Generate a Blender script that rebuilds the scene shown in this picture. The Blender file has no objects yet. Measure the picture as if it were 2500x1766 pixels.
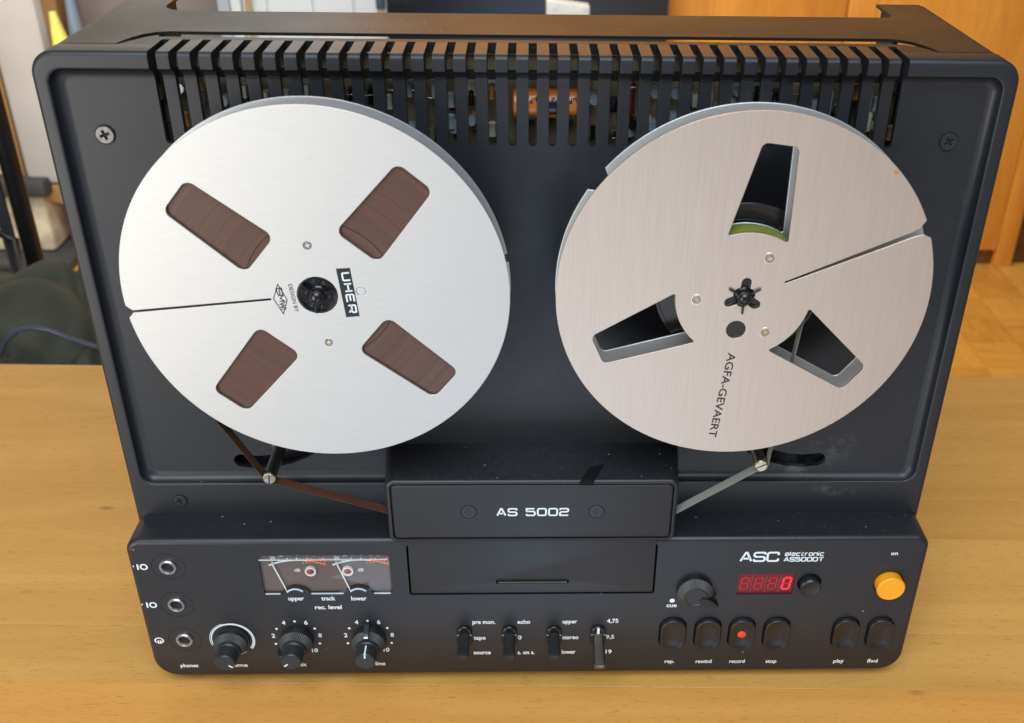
import bpy, bmesh, math, random
from mathutils import Matrix, Vector
random.seed(7)
scene = bpy.context.scene
COL = scene.collection
S = 0.001                                   # everything below is written in millimetres
R = math.radians

# ------------------------------------------------------------------ camera
cam_data = bpy.data.cameras.new('camera')
cam = bpy.data.objects.new('camera', cam_data)
COL.objects.link(cam)
cam.matrix_world = Matrix(((0.999465, 0.000090, -0.032695, -0.00096),
                           (-0.028080, 0.514612, -0.856963, -0.47993),
                           (0.016749, 0.857423, 0.514339, 0.47773),
                           (0, 0, 0, 1)))
cam_data.sensor_width = 36
cam_data.lens = 2583.859 / 2500 * 36
cam_data.shift_x = -130.227 / 2500
cam_data.shift_y = 52.558 / 2500
cam_data.clip_start = 0.01
cam_data.clip_end = 50
cam_data.dof.use_dof = True
cam_data.dof.focus_distance = 0.575
cam_data.dof.aperture_fstop = 15
scene.camera = cam

# ------------------------------------------------------------------ world, lamps, exposure
world = bpy.data.worlds.new('World')
scene.world = world
world.use_nodes = True
wbg = world.node_tree.nodes['Background']
wbg.inputs[0].default_value = (1.0, 0.95, 0.89, 1)
wbg.inputs[1].default_value = 0.20

def area(name, loc, target, sx, sy, watt, col):
    d = bpy.data.lights.new(name, 'AREA')
    d.shape = 'RECTANGLE'; d.size = sx; d.size_y = sy; d.energy = watt; d.color = col
    o = bpy.data.objects.new(name, d); COL.objects.link(o)
    o.location = loc
    o.rotation_euler = (Vector(target) - Vector(loc)).to_track_quat('-Z', 'Y').to_euler()
    return o
# a tall window to the front left, a smaller one high in front, added fill lamps for right reel and background
area('window_light', (-1.36, -1.60, 0.02), (-0.25, 0, 0.25), 0.95, 1.5, 25, (1.0, 0.950, 0.875))
area('sky_light', (-0.10, -1.20, 1.75), (0, 0, 0.0), 1.6, 1.4, 49, (0.78, 0.89, 1.0))
area('low_front_light', (0.0, -1.6, -1.00), (0, 0, 0.12), 0.7, 1.1, 5, (0.52, 0.73, 1.0))
area('warm_fill_light', (0.55, -1.7, -0.75), (0.1, 0, 0.2), 1.0, 0.9, 2.2, (1.0, 0.80, 0.68))  # added warm fill lamp, brightens the right reel
area('back_fill_light', (-0.7, 1.15, 1.6), (-0.6, 2.4, 1.10), 2.6, 1.0, 80, (1.0, 0.98, 0.94))  # added lamp aimed at the back wall to brighten the background

scene.view_settings.view_transform = 'Standard'
scene.view_settings.look = 'None'
scene.view_settings.exposure = 0.0
scene.view_settings.gamma = 1.0
scene.view_settings.use_curve_mapping = False
scene.cycles.use_denoising = True
scene.cycles.max_bounces = 8
scene.cycles.sample_clamp_indirect = 6

# ------------------------------------------------------------------ materials
def new_mat(name):
    m = bpy.data.materials.new(name); m.use_nodes = True
    nt = m.node_tree
    return m, nt, nt.nodes['Principled BSDF']

def N(nt, kind, **kw):
    n = nt.nodes.new(kind)
    for k, v in kw.items():
        if k in n.inputs: n.inputs[k].default_value = v
        else: setattr(n, k, v)
    return n

def ramp(nt, src, stops):
    r = N(nt, 'ShaderNodeValToRGB')
    while len(r.color_ramp.elements) < len(stops): r.color_ramp.elements.new(0.5)
    for e, (p, c) in zip(r.color_ramp.elements, stops):
        e.position = p; e.color = c if len(c) == 4 else (*c, 1)
    nt.links.new(src, r.inputs[0])
    return r

def coords(nt, scale=(1, 1, 1), rot=(0, 0, 0), loc=(0, 0, 0)):
    t = N(nt, 'ShaderNodeTexCoord'); m = N(nt, 'ShaderNodeMapping')
    m.inputs['Scale'].default_value = scale; m.inputs['Rotation'].default_value = rot; m.inputs['Location'].default_value = loc
    nt.links.new(t.outputs['Object'], m.inputs[0])
    return m.outputs[0]

def simple(name, col, rough=0.45, metal=0.0, spec=0.5, noise=0.0, nscale=300.0, bump=0.0, emit=None, estr=0.0):
    m, nt, b = new_mat(name)
    b.inputs['Base Color'].default_value = (*col, 1)
    b.inputs['Roughness'].default_value = rough
    b.inputs['Metallic'].default_value = metal
    b.inputs['Specular IOR Level'].default_value = spec
    if noise or bump:
        v = coords(nt)
        n = N(nt, 'ShaderNodeTexNoise', Scale=nscale, Detail=4.0)
        nt.links.new(v, n.inputs['Vector'])
        if noise:
            r = ramp(nt, n.outputs[0], [(0.3, [c * (1 - noise) for c in col]), (0.7, [min(1, c * (1 + noise)) for c in col])])
            nt.links.new(r.outputs[0], b.inputs['Base Color'])
        if bump:
            bp = N(nt, 'ShaderNodeBump', Strength=bump, Distance=0.0002)
            nt.links.new(n.outputs[0], bp.inputs['Height']); nt.links.new(bp.outputs[0], b.inputs['Normal'])
    if emit:
        b.inputs['Emission Color'].default_value = (*emit, 1); b.inputs['Emission Strength'].default_value = estr
    return m

def plastic(name, col, rough, dust=0.0, scuffs=(), spec=0.5):
    """dark textured plastic; dust lies on the faces that look up, scuffs are pale rubbed patches (x, z, radius, strength)"""
    m, nt, b = new_mat(name)
    v = coords(nt)
    L = nt.links.new
    n1 = N(nt, 'ShaderNodeTexNoise', Scale=14.0, Detail=5.0); L(v, n1.inputs['Vector'])
    rr = N(nt, 'ShaderNodeMapRange'); rr.inputs[3].default_value = rough - 0.10; rr.inputs[4].default_value = rough + 0.10
    L(n1.outputs[0], rr.inputs[0]); L(rr.outputs[0], b.inputs['Roughness'])
    b.inputs['Specular IOR Level'].default_value = spec
    n2 = N(nt, 'ShaderNodeTexNoise', Scale=1900.0, Detail=2.0); L(v, n2.inputs['Vector'])
    bp = N(nt, 'ShaderNodeBump', Strength=0.17, Distance=0.0002); L(n2.outputs[0], bp.inputs['Height']); L(bp.outputs[0], b.inputs['Normal'])
    cur = None
    base = N(nt, 'ShaderNodeRGB'); base.outputs[0].default_value = (*col, 1)
    cur = base.outputs[0]
    # fine specks of dust everywhere, more on top faces
    vor = N(nt, 'ShaderNodeTexVoronoi', Scale=430.0); L(v, vor.inputs['Vector'])
    vr = N(nt, 'ShaderNodeSeparateColor'); L(vor.outputs['Color'], vr.inputs[0])
    sel = N(nt, 'ShaderNodeMath', operation='GREATER_THAN'); L(vr.outputs[0], sel.inputs[0])
    geo = N(nt, 'ShaderNodeNewGeometry'); sx = N(nt, 'ShaderNodeSeparateXYZ'); L(geo.outputs['Normal'], sx.inputs[0])
    up = N(nt, 'ShaderNodeMapRange'); up.inputs[1].default_value = 0.6; up.inputs[2].default_value = 0.95; L(sx.outputs[2], up.inputs[0])
    up.inputs[3].default_value = 0.0015; up.inputs[4].default_value = max(0.004, dust * 0.33)
    thr = N(nt, 'ShaderNodeMath', operation='SUBTRACT'); thr.inputs[0].default_value = 1.0; L(up.outputs[0], thr.inputs[1]); L(thr.outputs[0], sel.inputs[1])
    siz = N(nt, 'ShaderNodeMath', operation='MULTIPLY'); siz.inputs[1].default_value = 0.28; L(vr.outputs[1], siz.inputs[0])
    near = N(nt, 'ShaderNodeMath', operation='LESS_THAN'); L(vor.outputs['Distance'], near.inputs[0]); L(siz.outputs[0], near.inputs[1])
    dm = N(nt, 'ShaderNodeMath', operation='MULTIPLY'); L(sel.outputs[0], dm.inputs[0]); L(near.outputs[0], dm.inputs[1])
    dm2 = N(nt, 'ShaderNodeMath', operation='MULTIPLY'); L(dm.outputs[0], dm2.inputs[0]); dm2.inputs[1].default_value = 0.55
    mx = N(nt, 'ShaderNodeMix', data_type='RGBA'); L(dm2.outputs[0], mx.inputs[0]); L(cur, mx.inputs[6]); mx.inputs[7].default_value = (0.38, 0.37, 0.34, 1)
    cur = mx.outputs[2]
    if dust:
        # a thin film of dust
        n3 = N(nt, 'ShaderNodeTexNoise', Scale=420.0, Detail=3.0); L(v, n3.inputs['Vector'])
        f1 = N(nt, 'ShaderNodeMapRange'); f1.inputs[1].default_value = 0.5; f1.inputs[2].default_value = 0.75; f1.inputs[4].default_value = dust; L(n3.outputs[0], f1.inputs[0])
        f2 = N(nt, 'ShaderNodeMath', operation='MULTIPLY'); L(f1.outputs[0], f2.inputs[0]); L(up.outputs[0], f2.inputs[1])
        f3 = N(nt, 'ShaderNodeMath', operation='MULTIPLY'); f3.inputs[1].default_value = 1.2; L(f2.outputs[0], f3.inputs[0]); f3.inputs[1].default_value = 1.7
        mx = N(nt, 'ShaderNodeMix', data_type='RGBA'); L(f3.outputs[0], mx.inputs[0]); L(cur, mx.inputs[6]); mx.inputs[7].default_value = (0.30, 0.29, 0.25, 1)
        cur = mx.outputs[2]
    for (sxm, szm, rad, st, str_) in scuffs:
        sep = N(nt, 'ShaderNodeVectorMath', operation='SUBTRACT'); L(v, sep.inputs[0]); sep.inputs[1].default_value = (sxm * S, 0, szm * S)
        sc = N(nt, 'ShaderNodeVectorMath', operation='MULTIPLY'); L(sep.outputs[0], sc.inputs[0]); sc.inputs[1].default_value = (1 / (rad * S), 0, st / (rad * S))
        ln = N(nt, 'ShaderNodeVectorMath', operation='LENGTH'); L(sc.outputs[0], ln.inputs[0])
        n4 = N(nt, 'ShaderNodeTexNoise', Scale=110.0, Detail=6.0, Roughness=0.7); L(v, n4.inputs['Vector'])
        fall = N(nt, 'ShaderNodeMapRange'); fall.inputs[1].default_value = 1.0; fall.inputs[2].default_value = 0.1; L(ln.outputs[1], fall.inputs[0])
        th = N(nt, 'ShaderNodeMapRange'); th.inputs[1].default_value = 0.47; th.inputs[2].default_value = 0.72; L(n4.outputs[0], th.inputs[0])
        ml = N(nt, 'ShaderNodeMath', operation='MULTIPLY'); L(fall.outputs[0], ml.inputs[0]); L(th.outputs[0], ml.inputs[1])
        m2 = N(nt, 'ShaderNodeMath', operation='MULTIPLY'); L(ml.outputs[0], m2.inputs[0]); m2.inputs[1].default_value = str_
        mx = N(nt, 'ShaderNodeMix', data_type='RGBA'); L(m2.outputs[0], mx.inputs[0]); L(cur, mx.inputs[6]); mx.inputs[7].default_value = (0.20, 0.21, 0.22, 1)
        cur = mx.outputs[2]
    L(cur, b.inputs['Base Color'])
    return m

def brushed(name, col, rough, streak_scale, strength, spread=0.10, scratches=0.0, rust=None):
    m, nt, b = new_mat(name)
    L = nt.links.new
    b.inputs['Metallic'].default_value = 1.0
    v = coords(nt, streak_scale)
    n = N(nt, 'ShaderNodeTexNoise', Scale=1.0, Detail=6.0, Roughness=0.65); L(v, n.inputs['Vector'])
    r = ramp(nt, n.outputs[0], [(0.30, [c * (0.97 - spread * 0.75) for c in col]), (0.66, col)])
    cur = r.outputs[0]
    v2 = coords(nt)
    n2 = N(nt, 'ShaderNodeTexNoise', Scale=9.0, Detail=3.0); L(v2, n2.inputs['Vector'])
    mr = N(nt, 'ShaderNodeMapRange'); mr.inputs[3].default_value = rough - spread / 2; mr.inputs[4].default_value = rough + spread / 2
    L(n.outputs[0], mr.inputs[0]); L(mr.outputs[0], b.inputs['Roughness'])
    bp = N(nt, 'ShaderNodeBump', Strength=strength, Distance=0.0001); L(n.outputs[0], bp.inputs['Height']); L(bp.outputs[0], b.inputs['Normal'])
    if scratches:
        w = coords(nt, (26, 26, 12), (0, 0.35, 0))
        n3 = N(nt, 'ShaderNodeTexNoise', Scale=6.0, Detail=2.0, Distortion=1.2); L(w, n3.inputs['Vector'])
        a = N(nt, 'ShaderNodeMath', operation='SUBTRACT'); a.inputs[1].default_value = 0.5; L(n3.outputs[0], a.inputs[0])
        ab = N(nt, 'ShaderNodeMath', operation='ABSOLUTE'); L(a.outputs[0], ab.inputs[0])
        lt = N(nt, 'ShaderNodeMath', operation='LESS_THAN'); lt.inputs[1].default_value = 0.0022; L(ab.outputs[0], lt.inputs[0])
        n5 = N(nt, 'ShaderNodeTexNoise', Scale=30.0); L(v2, n5.inputs['Vector'])
        gt = N(nt, 'ShaderNodeMath', operation='GREATER_THAN'); gt.inputs[1].default_value = 0.66; L(n5.outputs[0], gt.inputs[0])
        ml = N(nt, 'ShaderNodeMath', operation='MULTIPLY'); L(lt.outputs[0], ml.inputs[0]); L(gt.outputs[0], ml.inputs[1])
        m2 = N(nt, 'ShaderNodeMath', operation='MULTIPLY'); L(ml.outputs[0], m2.inputs[0]); m2.inputs[1].default_value = scratches
        mx = N(nt, 'ShaderNodeMix', data_type='RGBA'); L(m2.outputs[0], mx.inputs[0]); L(cur, mx.inputs[6]); mx.inputs[7].default_value = (0.95, 0.93, 0.9, 1)
        cur = mx.outputs[2]
    L(cur, b.inputs['Base Color'])
    return m

def wood(name, dark, light, rough=0.38, along=(5, 60, 60), rand=0.25, knots=0.0):
    m, nt, b = new_mat(name)
    L = nt.links.new
    info = N(nt, 'ShaderNodeObjectInfo')
    off = N(nt, 'ShaderNodeVectorMath', operation='SCALE'); off.inputs[0].default_value = (7.3, 3.1, 5.7); L(info.outputs['Random'], off.inputs['Scale'])
    v = coords(nt, along)
    ad = N(nt, 'ShaderNodeVectorMath', operation='ADD'); L(v, ad.inputs[0]); L(off.outputs[0], ad.inputs[1])
    n = N(nt, 'ShaderNodeTexNoise', Scale=1.0, Detail=8.0, Roughness=0.6, Distortion=0.7); L(ad.outputs[0], n.inputs['Vector'])
    v2 = coords(nt, [c * 5 for c in along])
    ad2 = N(nt, 'ShaderNodeVectorMath', operation='ADD'); L(v2, ad2.inputs[0]); L(off.outputs[0], ad2.inputs[1])
    n2 = N(nt, 'ShaderNodeTexNoise', Scale=1.0, Detail=6.0, Roughness=0.7); L(ad2.outputs[0], n2.inputs['Vector'])
    mixv = N(nt, 'ShaderNodeMath', operation='MULTIPLY_ADD'); L(n2.outputs[0], mixv.inputs[0]); mixv.inputs[1].default_value = 0.35; L(n.outputs[0], mixv.inputs[2])
    rnd = N(nt, 'ShaderNodeMath', operation='MULTIPLY_ADD'); L(info.outputs['Random'], rnd.inputs[0]); rnd.inputs[1].default_value = rand; L(mixv.outputs[0], rnd.inputs[2])
    r = ramp(nt, rnd.outputs[0], [(0.45 + rand * 0.3, dark), (0.85 + rand * 0.6, light)])
    cur = r.outputs[0]
    if knots:
        vk = coords(nt, (30, 75, 60))
        vo = N(nt, 'ShaderNodeTexVoronoi', Scale=0.55); ad3 = N(nt, 'ShaderNodeVectorMath', operation='ADD'); L(vk, ad3.inputs[0]); L(off.outputs[0], ad3.inputs[1]); L(ad3.outputs[0], vo.inputs['Vector'])
        sc = N(nt, 'ShaderNodeSeparateColor'); L(vo.outputs['Color'], sc.inputs[0])
        g = N(nt, 'ShaderNodeMath', operation='GREATER_THAN'); g.inputs[1].default_value = 0.86; L(sc.outputs[0], g.inputs[0])
        fr = N(nt, 'ShaderNodeMapRange'); fr.inputs[1].default_value = 0.14; fr.inputs[2].default_value = 0.03; L(vo.outputs['Distance'], fr.inputs[0])
        mm = N(nt, 'ShaderNodeMath', operation='MULTIPLY'); L(g.outputs[0], mm.inputs[0]); L(fr.outputs[0], mm.inputs[1])
        m3 = N(nt, 'ShaderNodeMath', operation='MULTIPLY'); L(mm.outputs[0], m3.inputs[0]); m3.inputs[1].default_value = knots
        mx = N(nt, 'ShaderNodeMix', data_type='RGBA'); L(m3.outputs[0], mx.inputs[0]); L(cur, mx.inputs[6]); mx.inputs[7].default_value = (0.10, 0.045, 0.015, 1)
        cur = mx.outputs[2]
    vp = coords(nt, [c * q for c, q in zip(along, (45, 34, 34))])
    np_ = N(nt, 'ShaderNodeTexNoise', Scale=1.0, Detail=3.0, Roughness=0.6); L(vp, np_.inputs['Vector'])
    pm = N(nt, 'ShaderNodeMapRange'); pm.inputs[1].default_value = 0.58; pm.inputs[2].default_value = 0.70; pm.inputs[4].default_value = 0.38; L(np_.outputs[0], pm.inputs[0])
    mp = N(nt, 'ShaderNodeMix', data_type='RGBA'); L(pm.outputs[0], mp.inputs[0]); L(cur, mp.inputs[6]); mp.inputs[7].default_value = (dark[0] * 0.45, dark[1] * 0.38, dark[2] * 0.35, 1)
    cur = mp.outputs[2]
    L(cur, b.inputs['Base Color'])
    b.inputs['Roughness'].default_value = rough; b.inputs['Specular IOR Level'].default_value = 0.35
    bp = N(nt, 'ShaderNodeBump', Strength=0.06, Distance=0.0003); L(n2.outputs[0], bp.inputs['Height']); L(bp.outputs[0], b.inputs['Normal'])
    return m

def tape_pack_mat(cx, cz):
    m, nt, b = new_mat('wound_tape')
    L = nt.links.new
    t = N(nt, 'ShaderNodeTexCoord')
    sub = N(nt, 'ShaderNodeVectorMath', operation='SUBTRACT'); L(t.outputs['Object'], sub.inputs[0]); sub.inputs[1].default_value = (cx * S, 0, cz * S)
    fl = N(nt, 'ShaderNodeVectorMath', operation='MULTIPLY'); L(sub.outputs[0], fl.inputs[0]); fl.inputs[1].default_value = (1, 0, 1)
    ln = N(nt, 'ShaderNodeVectorMath', operation='LENGTH'); L(fl.outputs[0], ln.inputs[0])
    cmb = N(nt, 'ShaderNodeCombineXYZ'); L(ln.outputs[1], cmb.inputs[0])
    low = N(nt, 'ShaderNodeVectorMath', operation='SCALE'); low.inputs['Scale'].default_value = 0.0015; L(fl.outputs[0], low.inputs[0])
    ad = N(nt, 'ShaderNodeVectorMath', operation='ADD'); L(cmb.outputs[0], ad.inputs[0]); L(low.outputs[0], ad.inputs[1])
    n = N(nt, 'ShaderNodeTexNoise', Scale=3200.0, Detail=5.0, Roughness=0.7); L(ad.outputs[0], n.inputs['Vector'])
    nb = N(nt, 'ShaderNodeTexNoise', Scale=240.0, Detail=3.0, Roughness=0.6); L(ad.outputs[0], nb.inputs['Vector'])
    sm = N(nt, 'ShaderNodeMath', operation='MULTIPLY_ADD'); L(nb.outputs[0], sm.inputs[0]); sm.inputs[1].default_value = 0.5; L(n.outputs[0], sm.inputs[2])
    r = ramp(nt, sm.outputs[0], [(0.50, (0.050, 0.022, 0.018)), (0.74, (0.096, 0.044, 0.030)), (1.0, (0.140, 0.070, 0.050))])
    L(r.outputs[0], b.inputs['Base Color'])
    rr = N(nt, 'ShaderNodeMapRange'); rr.inputs[1].default_value = 0.5; rr.inputs[2].default_value = 1.0; rr.inputs[3].default_value = 0.45; rr.inputs[4].default_value = 0.24; L(sm.outputs[0], rr.inputs[0]); L(rr.outputs[0], b.inputs['Roughness'])
    bp = N(nt, 'ShaderNodeBump', Strength=0.05, Distance=0.0002); L(n.outputs[0], bp.inputs['Height']); L(bp.outputs[0], b.inputs['Normal'])
    return m

def clear_cover(name, tint=(0.98, 0.97, 0.96), rough=0.03):
    m, nt, b = new_mat(name)
    nt.nodes.remove(b)
    out = [n for n in nt.nodes if n.type == 'OUTPUT_MATERIAL'][0]
    tr = N(nt, 'ShaderNodeBsdfTransparent'); tr.inputs[0].default_value = (*tint, 1)
    gl = N(nt, 'ShaderNodeBsdfGlossy'); gl.inputs['Roughness'].default_value = rough
    fr = N(nt, 'ShaderNodeFresnel'); fr.inputs[0].default_value = 1.49
    mx = N(nt, 'ShaderNodeMixShader')
    ge = N(nt, 'ShaderNodeNewGeometry'); inv = N(nt, 'ShaderNodeMath', operation='SUBTRACT'); inv.inputs[0].default_value = 1.0
    nt.links.new(ge.outputs['Backfacing'], inv.inputs[1]); ml = N(nt, 'ShaderNodeMath', operation='MULTIPLY')
    nt.links.new(fr.outputs[0], ml.inputs[0]); nt.links.new(inv.outputs[0], ml.inputs[1]); nt.links.new(ml.outputs[0], mx.inputs[0]); nt.links.new(tr.outputs[0], mx.inputs[1]); nt.links.new(gl.outputs[0], mx.inputs[2]); nt.links.new(mx.outputs[0], out.inputs[0])
    return m

M = {}
M['case'] = plastic('case_plastic', (0.0130, 0.0150, 0.0195), 0.43, spec=0.55,
                    scuffs=((163, 350, 14, 1.6, 0.30), (161, 338, 10, 1.0, 0.4), (168, 145, 15, 0.9, 0.45), (150, 131, 24, 3.5, 0.5), (172, 119, 20, 4.0, 0.45), (-120, 300, 60, 1.0, 0.05), (0, 230, 90, 0.7, 0.06), (190, 250, 60, 0.6, 0.06)))
M['case_top'] = plastic('case_top_plastic', (0.011, 0.011, 0.0105), 0.46, dust=0.30, spec=0.34)
M['box'] = plastic('control_box_plastic', (0.0118, 0.0132, 0.0170), 0.42, dust=0.22, spec=0.6)
M['head'] = plastic('head_cover_plastic', (0.0135, 0.0145, 0.0180), 0.44, dust=0.26, spec=0.6)
M['knob'] = simple('knob_black', (0.010, 0.010, 0.011), 0.40, noise=0.3, nscale=200)
M['knurl'] = simple('knurled_grey', (0.045, 0.045, 0.044), 0.5)
M['knob_face'] = simple('knob_face_black', (0.022, 0.022, 0.024), 0.42)
M['lever_metal'] = simple('dark_lever_metal', (0.20, 0.18, 0.15), 0.28, metal=1.0)
M['post_dark'] = simple('dark_post_metal', (0.36, 0.35, 0.31), 0.30, metal=1.0)
M['gloss'] = simple('glossy_black', (0.009, 0.009, 0.010), 0.22)
M['button'] = simple('button_black', (0.014, 0.014, 0.016), 0.33, noise=0.2, nscale=120)
M['dark'] = simple('interior_black', (0.006, 0.006, 0.007), 0.7)
M['groove'] = simple('groove_black', (0.004, 0.004, 0.004), 0.8)
M['white_print'] = simple('white_print', (0.72, 0.80, 0.84), 0.5)
M['black_print'] = simple('black_print', (0.012, 0.012, 0.014), 0.5)
M['orange_print'] = simple('orange_print', (0.95, 0.22, 0.05), 0.5)
M['alu_l'] = brushed('satin_aluminium', (0.72, 0.715, 0.70), 0.54, (120, 60, 900), 0.007, 0.03)
M['alu_r'] = brushed('brushed_champagne_aluminium', (0.80, 0.69, 0.60), 0.48, (900, 60, 32), 0.07, 0.08, scratches=0.6)
M['alu_in'] = brushed('flange_inner_aluminium', (0.80, 0.84, 0.87), 0.5, (60, 60, 700), 0.01, 0.04)
M['alu_edge'] = simple('bright_aluminium_edge', (0.85, 0.86, 0.87), 0.25, metal=1.0)
M['chrome'] = simple('nickel', (0.55, 0.56, 0.57), 0.36, metal=1.0, noise=0.1, nscale=400)
M['brass'] = simple('worn_nickel_tip', (0.62, 0.57, 0.45), 0.30, metal=1.0, noise=0.35, nscale=500)
M['screw_steel'] = simple('steel_screw', (0.27, 0.265, 0.25), 0.38, metal=1.0, noise=0.25, nscale=500)
M['screw_light'] = simple('grey_steel_screw', (0.20, 0.20, 0.195), 0.42, metal=1.0, noise=0.2, nscale=500)
M['screw_black'] = simple('black_screw', (0.022, 0.023, 0.026), 0.38)
M['screw_yellow'] = simple('zinc_screw', (0.42, 0.36, 0.24), 0.30, metal=1.0, noise=0.2, nscale=600)
M['yellow'] = simple('yellow_plastic', (0.90, 0.36, 0.008), 0.42, noise=0.05, nscale=100)
M['red_dot'] = simple('red_dot', (0.75, 0.06, 0.02), 0.4)
M['meter_face'] = simple('meter_face', (0.125, 0.100, 0.098), 0.45, noise=0.15, nscale=30)
M['needle'] = simple('needle_white', (0.80, 0.84, 0.88), 0.4)
M['clear'] = clear_cover('clear_cover')
M['led_red'] = simple('dull_red_lamp', (0.25, 0.02, 0.04), 0.2)
M['display'] = simple('red_filter', (0.13, 0.004, 0.008), 0.30, emit=(0.5, 0.01, 0.02), estr=0.05)
M['seg_off'] = simple('segment_off', (0.42, 0.02, 0.015), 0.5)
M['seg_frame'] = simple('digit_divider', (0.20, 0.06, 0.06), 0.5)
M['seg_on'] = simple('segment_lit', (0.8, 0.02, 0.05), 0.4, emit=(1.0, 0.012, 0.035), estr=1.25)
M['tape'] = simple('brown_tape', (0.085, 0.036, 0.022), 0.33, noise=0.2, nscale=60)
M['leader'] = simple('grey_green_leader', (0.24, 0.235, 0.21), 0.35)
M['green'] = simple('green_leader', (0.19, 0.24, 0.03), 0.35)
M['pcb'] = simple('circuit_board', (0.20, 0.165, 0.095), 0.5, noise=0.45, nscale=90)
M['cap_orange'] = simple('orange_capacitor', (0.95, 0.26, 0.03), 0.25)
M['cap_black'] = simple('capacitor_band', (0.02, 0.02, 0.03), 0.2)
M['res_red'] = simple('dark_red_resistor', (0.22, 0.02, 0.02), 0.3)
M['res_tan'] = simple('tan_resistor', (0.45, 0.20, 0.06), 0.35)
M['comp_white'] = simple('pale_component', (0.50, 0.50, 0.42), 0.4)
M['comp_grey'] = simple('grey_component', (0.35, 0.40, 0.45), 0.25)
M['comp_black'] = simple('black_component', (0.01, 0.01, 0.012), 0.2)
M['wire'] = simple('silver_wire', (0.6, 0.6, 0.6), 0.25, metal=1.0)
M['black_tape'] = simple('black_adhesive_tape', (0.004, 0.004, 0.004), 0.8, spec=0.2)
M['table'] = wood('beech_table', (0.57, 0.290, 0.064), (0.69, 0.375, 0.095), 0.58, (3, 26, 26), 0.16, knots=0.6)

M['table_front'] = wood('beech_front_plank', (0.63, 0.276, 0.054), (0.75, 0.360, 0.080), 0.58, (3, 26, 26), 0.16, knots=0.6)

# ------------------------------------------------------------------ mesh helpers (all input in mm)
def link(o, parent=None):
    COL.objects.link(o)
    if parent is not None:
        o.parent = parent
        o.matrix_parent_inverse = WORLD[parent.name].inverted() if parent.name in WORLD else Matrix()
    return o
WORLD = {}

def thing(name, label, cat, base=(0, 0, 0), group=None):
    o = bpy.data.objects.new(name, None)
    o.empty_display_size = 0.02
    COL.objects.link(o)
    o.location = Vector(base) * S
    WORLD[o.name] = Matrix.Translation(Vector(base) * S)
    o['label'] = label; o['category'] = cat
    if group: o['group'] = group
    return o

def tag(o, label, cat, group=None):
    o['label'] = label; o['category'] = cat
    if group: o['group'] = group
    return o

def mesh(verts, faces, mat, smooth=None, recalc=True, name='mesh'):
    me = bpy.data.meshes.new(name)
    me.from_pydata([(v[0] * S, v[1] * S, v[2] * S) for v in verts], [], faces)
    if recalc:
        bm = bmesh.new(); bm.from_mesh(me)
        bmesh.ops.recalc_face_normals(bm, faces=bm.faces[:])
        bm.to_mesh(me); bm.free()
    if smooth is not None:
        me.polygons.foreach_set('use_smooth', [True] * len(me.polygons))
        me.set_sharp_from_angle(angle=R(smooth))
    if mat: me.materials.append(M[mat] if isinstance(mat, str) else mat)
    me.update()
    return me

def obj(name, me, parent=None, loc=None):
    o = bpy.data.objects.new(name, me)
    link(o, parent)
    if loc: o.location = Vector(loc) * S
    return o

def raw_curve(splines, thick, bevel=0.0, res=2):
    cu = bpy.data.curves.new('c', 'CURVE')
    cu.dimensions = '2D'; cu.fill_mode = 'BOTH'
    cu.extrude = max(thick / 2 - bevel, 0); cu.bevel_depth = bevel; cu.bevel_resolution = res; cu.offset = -bevel
    for pts in splines:
        sp = cu.splines.new('POLY'); sp.points.add(len(pts) - 1)
        for p, q in zip(sp.points, pts): p.co = (q[0], q[1], 0, 1)
        sp.use_cyclic_u = True
    ob = bpy.data.objects.new('c', cu)
    me = bpy.data.meshes.new_from_object(ob)
    v = [tuple(x.co) for x in me.vertices]; f = [tuple(p.vertices) for p in me.polygons]
    bpy.data.objects.remove(ob); bpy.data.curves.remove(cu); bpy.data.meshes.remove(me)
    # weld and return
    key = {}; idx = []
    nv = []
    for c in v:
        k = (round(c[0], 4), round(c[1], 4), round(c[2], 4))
        if k not in key: key[k] = len(nv); nv.append(c)
        idx.append(key[k])
    nf = []
    for q in f:
        g = []
        for i in q:
            j = idx[i]
            if j not in g: g.append(j)
        if len(g) > 2: nf.append(g)
    return nv, nf

def plate(splines, y_front, thick, mat, bevel=0.0, smooth=None, res=2):
    """outline in (x, z), front face at y_front, thickness going back (+y)"""
    v, f = raw_curve(splines, thick, bevel, res)
    yc = y_front + thick / 2
    return mesh([(a, yc - c, b) for a, b, c in v], f, mat, smooth)

def plate_x(splines, x_mid, width, mat, bevel=0.0):      # outline in (y, z), extruded along x
    v, f = raw_curve(splines, width, bevel)
    return mesh([(x_mid + c, a, b) for a, b, c in v], f, mat)

def plate_z(splines, z_top, thick, mat, bevel=0.0, smooth=None):      # outline in (x, y), extruded downwards
    v, f = raw_curve(splines, thick, bevel)
    return mesh([(a, b, z_top - thick / 2 + c) for a, b, c in v], f, mat, smooth)

def rrect(x0, z0, x1, z1, r, n=6):
    if not isinstance(r, (tuple, list)): r = (r, r, r, r)          # bl, br, tr, tl
    out = []
    for (cx, cz, a0, rr) in ((x0, z0, 180, r[0]), (x1, z0, 270, r[1]), (x1, z1, 0, r[2]), (x0, z1, 90, r[3])):
        ox = cx + (rr if cx == x0 else -rr); oz = cz + (rr if cz == z0 else -rr)
        if rr <= 0: out.append((cx, cz)); continue
        for i in range(n + 1):
            a = R(a0 + 90 * i / n)
            out.append((ox + rr * math.cos(a), oz + rr * math.sin(a)))
    return out

def circle(cx, cz, r, n=40):
    return [(cx + r * math.cos(2 * math.pi * i / n), cz + r * math.sin(2 * math.pi * i / n)) for i in range(n)]

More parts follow.
